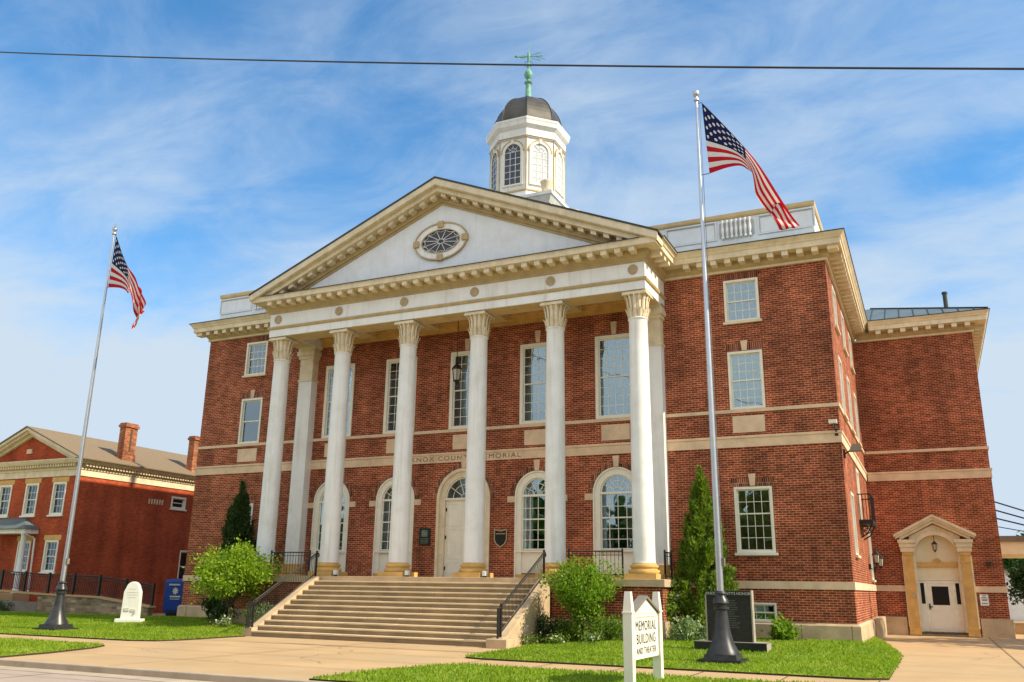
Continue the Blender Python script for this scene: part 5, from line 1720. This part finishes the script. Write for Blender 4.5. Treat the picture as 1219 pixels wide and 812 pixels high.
# ------------------------------------------------------------------ brick house on the left
HX, HY, HW, HZ = -24.5, 1.7, 8.3, 5.17
hs = thing('brick_house', (HX - 4.1, HY, -1.85), 'two storey red brick house with gable, tan lintels and chimneys', 'house')
HC = HX - 4.13
hwin = []
for x, z0, z1 in ((-25.85, 3.1, 4.86), (-28.05, 3.1, 4.86), (-30.25, 3.1, 4.84), (-25.8, .1, 1.76), (-27.95, .12, 1.74)):
    hwin.append((x, z0, z1))
b = B(FRONT(HY)); holed_wall(b, HX - 8.26, HX, -2.1, HZ + .05, [(x - .52, x + .52, z0, z1, False) for x, z0, z1 in hwin], .2)
b.T = RIGHT(HX); holed_wall(b, HY, 14, -2.1, HZ + .05, [(8.35, 9.5, 3.98, 4.7, False), (9.5, 10.3, -.3, 1.55, False)], .2)
b.T = RIGHT(HX - 8.26); b.add([(HY, 0, -2.1), (14, 0, -2.1), (14, 0, HZ), (HY, 0, HZ)], [(0, 1, 2, 3)])
b.T = FRONT(HY - .0)
b.prism([(HC - 4.0, 6.0), (HC + 4.0, 6.0), (HC, 7.55)], -.3, -.02)
b.build('wall', BRICK2, hs)
B(FRONT(HY)).box(HC - .35, HC - .0 + .05, -.02, .05, 6.55, 6.8).build('gable_plaque', STONE, hs)
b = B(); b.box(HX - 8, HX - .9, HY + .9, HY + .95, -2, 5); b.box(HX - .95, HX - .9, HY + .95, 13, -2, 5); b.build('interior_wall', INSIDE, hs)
for i, (x, z0, z1) in enumerate(hwin):
    w = sash_window(FRONT(HY), hs, x, z0, z1, 1.04, 3, 2, 2, glass=GLASSH, cas=.1)
    B(FRONT(HY)).box(x - .66, x + .66, .0, .03, z1 + .01, z1 + .27).build('lintel', GOLD, w)
w = sash_window(RIGHT(HX), hs, 8.92, 3.98, 4.7, 1.15, 1, 1, 1, glass=GLASSH, cas=.1)
w = sash_window(RIGHT(HX), hs, 9.9, -.3, 1.55, .8, 1, 1, 1, glass=GLASSH, cas=.07)
# brick vent grille
b = B(RIGHT(HX))
for k in range(6): b.box(6.62 + k * .2, 6.72 + k * .2, .0, .02, 4.1, 4.4)
b.build('vent_grille', STONE, hs)
# entablature
hp = [(HX, 14), (HX, HY), (HX - 8.26, HY)]
b = B(); b.sweep(hp, [(-.02, 5.17), (.05, 5.17), (.05, 5.5), (.1, 5.52), (.1, 5.6), (-.02, 5.6)]); b.sweep(hp, [(-.02, 5.83), (.36, 5.83), (.42, 5.9), (.5, 6.03), (.5, 6.07), (-.02, 6.07)])
def dent(b, p, q, nrm):
    L = (Vector(q) - Vector(p)).length; n = int(L / .2)
    for i in range(n):
        t_ = (i + .5) / n
        modillion(b, p[0] + (q[0] - p[0]) * t_, p[1] + (q[1] - p[1]) * t_, *nrm, z0=5.68, z1=5.83, w=.1, d=.2, off=.1)
dent(b, (HX, HY + .1), (HX, 14), (1, 0)); dent(b, (HX - 8.2, HY), (HX - .05, HY), (0, -1))
b.T = FRONT(HY)
HS_ = .415
for a0, c0, n1, X in ((-.16, .0, .5, 4.6), (-.3, -.162, .36, 4.4), (-.46, -.302, .14, 4.1)):
    za = 7.97
    b.prism([(HC - X, za + c0 - HS_ * X), (HC, za + c0), (HC + X, za + c0 - HS_ * X), (HC + X, za + a0 - HS_ * X), (HC, za + a0), (HC - X, za + a0 - HS_ * X)], -.25, n1)
b.build('cornice', CREAM, hs)
b = B()
b.sweep(hp, [(-.02, 5.6), (.1, 5.6), (.11, 5.84), (-.02, 5.84)])
b.build('frieze', TAN, hs)
b = B(FRONT(HY))
za = 7.98
b.prism([(HC - 4.75, za - HS_ * 4.75), (HC, za), (HC + 4.75, za - HS_ * 4.75), (HC + 4.75, za + .06 - HS_ * 4.75), (HC, za + .07), (HC - 4.75, za + .06 - HS_ * 4.75)], -12.4, .56)
rf = b.build('roof', SHINGLE, hs)
def chimney(y0, y1, x0, x1, z1):
    b = B()
    b.frust((x0 + x1) / 2, (y0 + y1) / 2, 5.6, 6.75, (x1 - x0) / 2 + .10, (y1 - y0) / 2 + .08, (x1 - x0) / 2 + .04, (y1 - y0) / 2 + .04)
    b.box(x0, x1, y0, y1, 6.751, z1 - .25); b.box(x0 - .07, x1 + .07, y0 - .07, y1 + .07, z1 - .25, z1 - .1); b.box(x0 - .02, x1 + .02, y0 - .02, y1 + .02, z1 - .099, z1)
    c = b.build('chimney', BRICKC, rf)
    B().box(x1 + .001, x1 + .02, (y0 + y1) / 2 - .06, (y0 + y1) / 2 + .06, 6.9, z1 - .35).build('chimney_recess', SEAM, rf)
chimney(4.45, 5.3, -25.1, -24.62, 8.55)
chimney(9.8, 10.65, -25.1, -24.62, 8.62)
# porch
b = B(); b.box(-30.2, -27.0, .9, HY - .01, 2.1, 2.33)
po = b.build('porch', WHITE, hs)
b = B(); b.add([(-31, .72, 2.34), (-26.9, .72, 2.34), (-26.9, HY, 2.34), (-31, HY, 2.34), (-30, HY, 3.0), (-28.2, HY, 3.0)], [(0, 1, 5, 4), (1, 2, 5), (3, 0, 4), (0, 3, 2, 1)]); b.build('porch_roof', METALROOF, po)
for x in (-27.3, -29.6):
    B().lathe(x, 1.1, [(.2, -1.0), (.2, -.9), (.16, -.85), (.14, 2.0), (.2, 2.08), (.2, 2.15)], 16).build('porch_column', WHITE, po, smooth=40)
B().tube([(-26.98, .8, 2.3), (-26.98, .85, 2.1), (-26.98, 1.5, 1.85), (-26.98, 1.62, -1.0)], .05, 6).build('downpipe', WHITE, po)
B().box(-31, -26.9, .7, HY - .02, -2.0, -.98).build('porch_floor', CONC, po)

# ramp wall in front of the house
t = thing('ramp_wall', (-20, -.8, -1.9), 'low coursed stone ramp wall with pale coping beside the house', 'wall')
b = B(FRONT(-.8)); b.prism([(-23.0, -2.1), (-15.6, -2.1), (-15.6, -1.45), (-19.0, -1.08), (-23.0, -1.0)], -.3, 0)
b.build('stone_face', FIELDSTONE, t)
b = B(FRONT(-.8)); b.prism([(-30, -2.1), (-23.0, -2.1), (-23.0, -1.35), (-30, -1.25)], -.3, .02); b.build('grey_base', GREYWALL, t)
b = B(FRONT(-.8)); b.prism([(-15.5, -1.45), (-19.0, -1.08), (-23.0, -1.0), (-30, -.72), (-30, -.64), (-23, -.92), (-19.0, -1.0), (-15.5, -1.37)], -.36, .06); b.build('coping', CONC, t)
t = thing('ramp_railing', (-20, -.65, -1.0), 'dark picket railing along the top of the stone ramp wall', 'railing')
rz = lambda x: (-.64 + (-.28) * (x + 30) / 7 if x < -23 else (-.92 + (-.08) * (x + 23) / 4 if x < -19 else -1.0 + (-.37) * (x + 19) / 3.5))
b = B()
xs_ = [-30, -23, -19, -15.6]
for h, r in ((.9, .03), (.78, .015), (.12, .015)):
    b.tube([(x, -.62, rz(x) + h) for x in xs_], r, 6)
b.build('handrail', IRON, t)
b = B()
for x in np.arange(-29.9, -15.6, .115):
    b.box(x - .012, x + .012, -.632, -.608, rz(x) + .1, rz(x) + .9)
b.build('baluster', IRON, t)
for x in np.arange(-29.6, -15.5, 1.75):
    B().box(x - .05, x + .05, -.67, -.57, rz(x) - .04, rz(x) + .98).build('post', IRON, t)
for i, (x, lb) in enumerate(((-26.6, 'dark low shrub before the ramp wall nearest the porch'), (-24.9, 'dark low shrub before the grey part of the ramp wall'))):
    bush(x, -1.5, (.8, .4, .3), 900, LEAF_DARK, lb, seed=40 + i)
sheet('garden_path', [(-34, -2.1), (-15.4, -.98), (-15.4, -.84), (-34, -.84)], -1.80, CONC, thick=.2)

# ------------------------------------------------------------------ right background
t = thing('entrance_canopy', (19.5, 20, 2.0), 'cream flat canopy hung on dark rods beyond the wing', 'canopy')
B().box(19.5, 25.0, 19.6, 25.5, 1.62, 2.22).build('fascia', plain('pale_fascia', (.82, .77, .55), .6, .06), t)
B().box(19.5, 25.2, 19.45, 25.7, 2.223, 2.5).build('canopy_roof', GREYWALL, t)
for k, (z, x1) in enumerate(((4.42, 24.6), (3.98, 23.9), (3.55, 23.2), (3.1, 22.5))):
    B().tube([(19.48, 20.0 + .05 * k, z), (x1, 20.0 + .05 * k, z - .68 * (x1 - 19.48) if z - .68 * (x1 - 19.48) > 2.4 else 2.45)], .04 if k < 3 else .025, 6).build('rod', IRON, t)
t = thing('white_cottage', (23.2, 40, -2), 'white clapboard cottage gable glimpsed behind the wing', 'house')
b = B(FRONT(40)); b.prism([(20.4, -2.1), (24.6, -2.1), (24.6, .2), (21.2, 1.3), (20.4, .5)], -3, 0); b.build('wall', WHITE2, t)
b = B(FRONT(40)); b.prism([(20.2, .35), (21.2, 1.42), (24.8, .3), (24.8, .15), (21.2, 1.28), (20.2, .2)], -3.1, .2); b.build('roof', GREYWALL, t)
def bgtree(x, y, z0, h, r, mat, label, seed, n=2600, ls=.35):
    t = thing('background_tree', (x, y, z0), label, 'tree', 'trees beyond the wing')
    P, D, C = crown_points((x, y, z0 + h * .6), (r, r, h * .42), 60, n, r * .16, seed=seed, inner=.3)
    leaves('crown', P, D, ls + ls * .6 * rng.random(len(P)), ls * .3 + ls * .2 * rng.random(len(P)), mat, t)
    limbs((x, y, z0 - .1), C, .16, t, seed, .45, 10, top=(x, y, z0 + h * .6))
bgtree(24.5, 46, -2.1, 6.0, 2.9, LEAF_FAR, 'green leafy tree behind the white cottage', 51)
bgtree(20.6, 52, -2.1, 5.6, 2.6, LEAF_FAR, 'green tree just past the wing corner, under the canopy line', 52)
bgtree(22.25, 30.5, -2.1, 4.4, 1.15, LEAF_DARK, 'dark rounded tree in front of the white cottage', 53, 2600, .2)
t = thing('low_wall', (21.4, 18, -2.05), 'low pale concrete wall at the far right of the walk', 'wall')
B().box(19.95, 25, 16.8, 17.3, -2.1, -1.62).build('wall_face', CONC, t); B().box(19.9, 25, 16.75, 17.35, -1.62, -1.55).build('coping', CONC, t)

bgtree(30.5, 8.0, -2.05, 10.5, 4.2, LEAF_MID, 'spreading street tree whose shade falls before the side door', 61, 5200, .4)
# wood across the street (behind the photographer, reflected in the lower windows)
PP, DD = [], []
g = np.random.default_rng(77)
for k in range(16):
    x = -62 + k * 8.2 + g.normal() * 1.5
    h = g.uniform(9, 13)
    P, D, C = crown_points((x, -58 + g.normal() * 2, -2 + h * .58), (5.2, 4.5, h * .42), 60, 900, 1.0, seed=200 + k, inner=.2)
    PP.append(P); DD.append(D)
P = np.concatenate(PP); D = np.concatenate(DD)
tag(leaves('treeline', P, D, 1.1 + .5 * rng.random(len(P)), .4 + .2 * rng.random(len(P)), LEAF_FAR), kind='stuff')

# overhead utility cable across the street
b = B()
pts = []
for x in np.linspace(-22, 34, 90):
    z = 14.02 * (x - 10.3) * (x - 18.77) / ((-5.58 - 10.3) * (-5.58 - 18.77)) + 9.4 * (x + 5.58) * (x - 18.77) / ((10.3 + 5.58) * (10.3 - 18.77)) + 7.08 * (x + 5.58) * (x - 10.3) / ((18.77 + 5.58) * (18.77 - 10.3))
    pts.append((x, -18, z))
b.tube(pts, .018, 8)
o = b.build('utility_cable', DARK)
tag(o, 'black overhead cable crossing the whole sky above the building', 'cable')
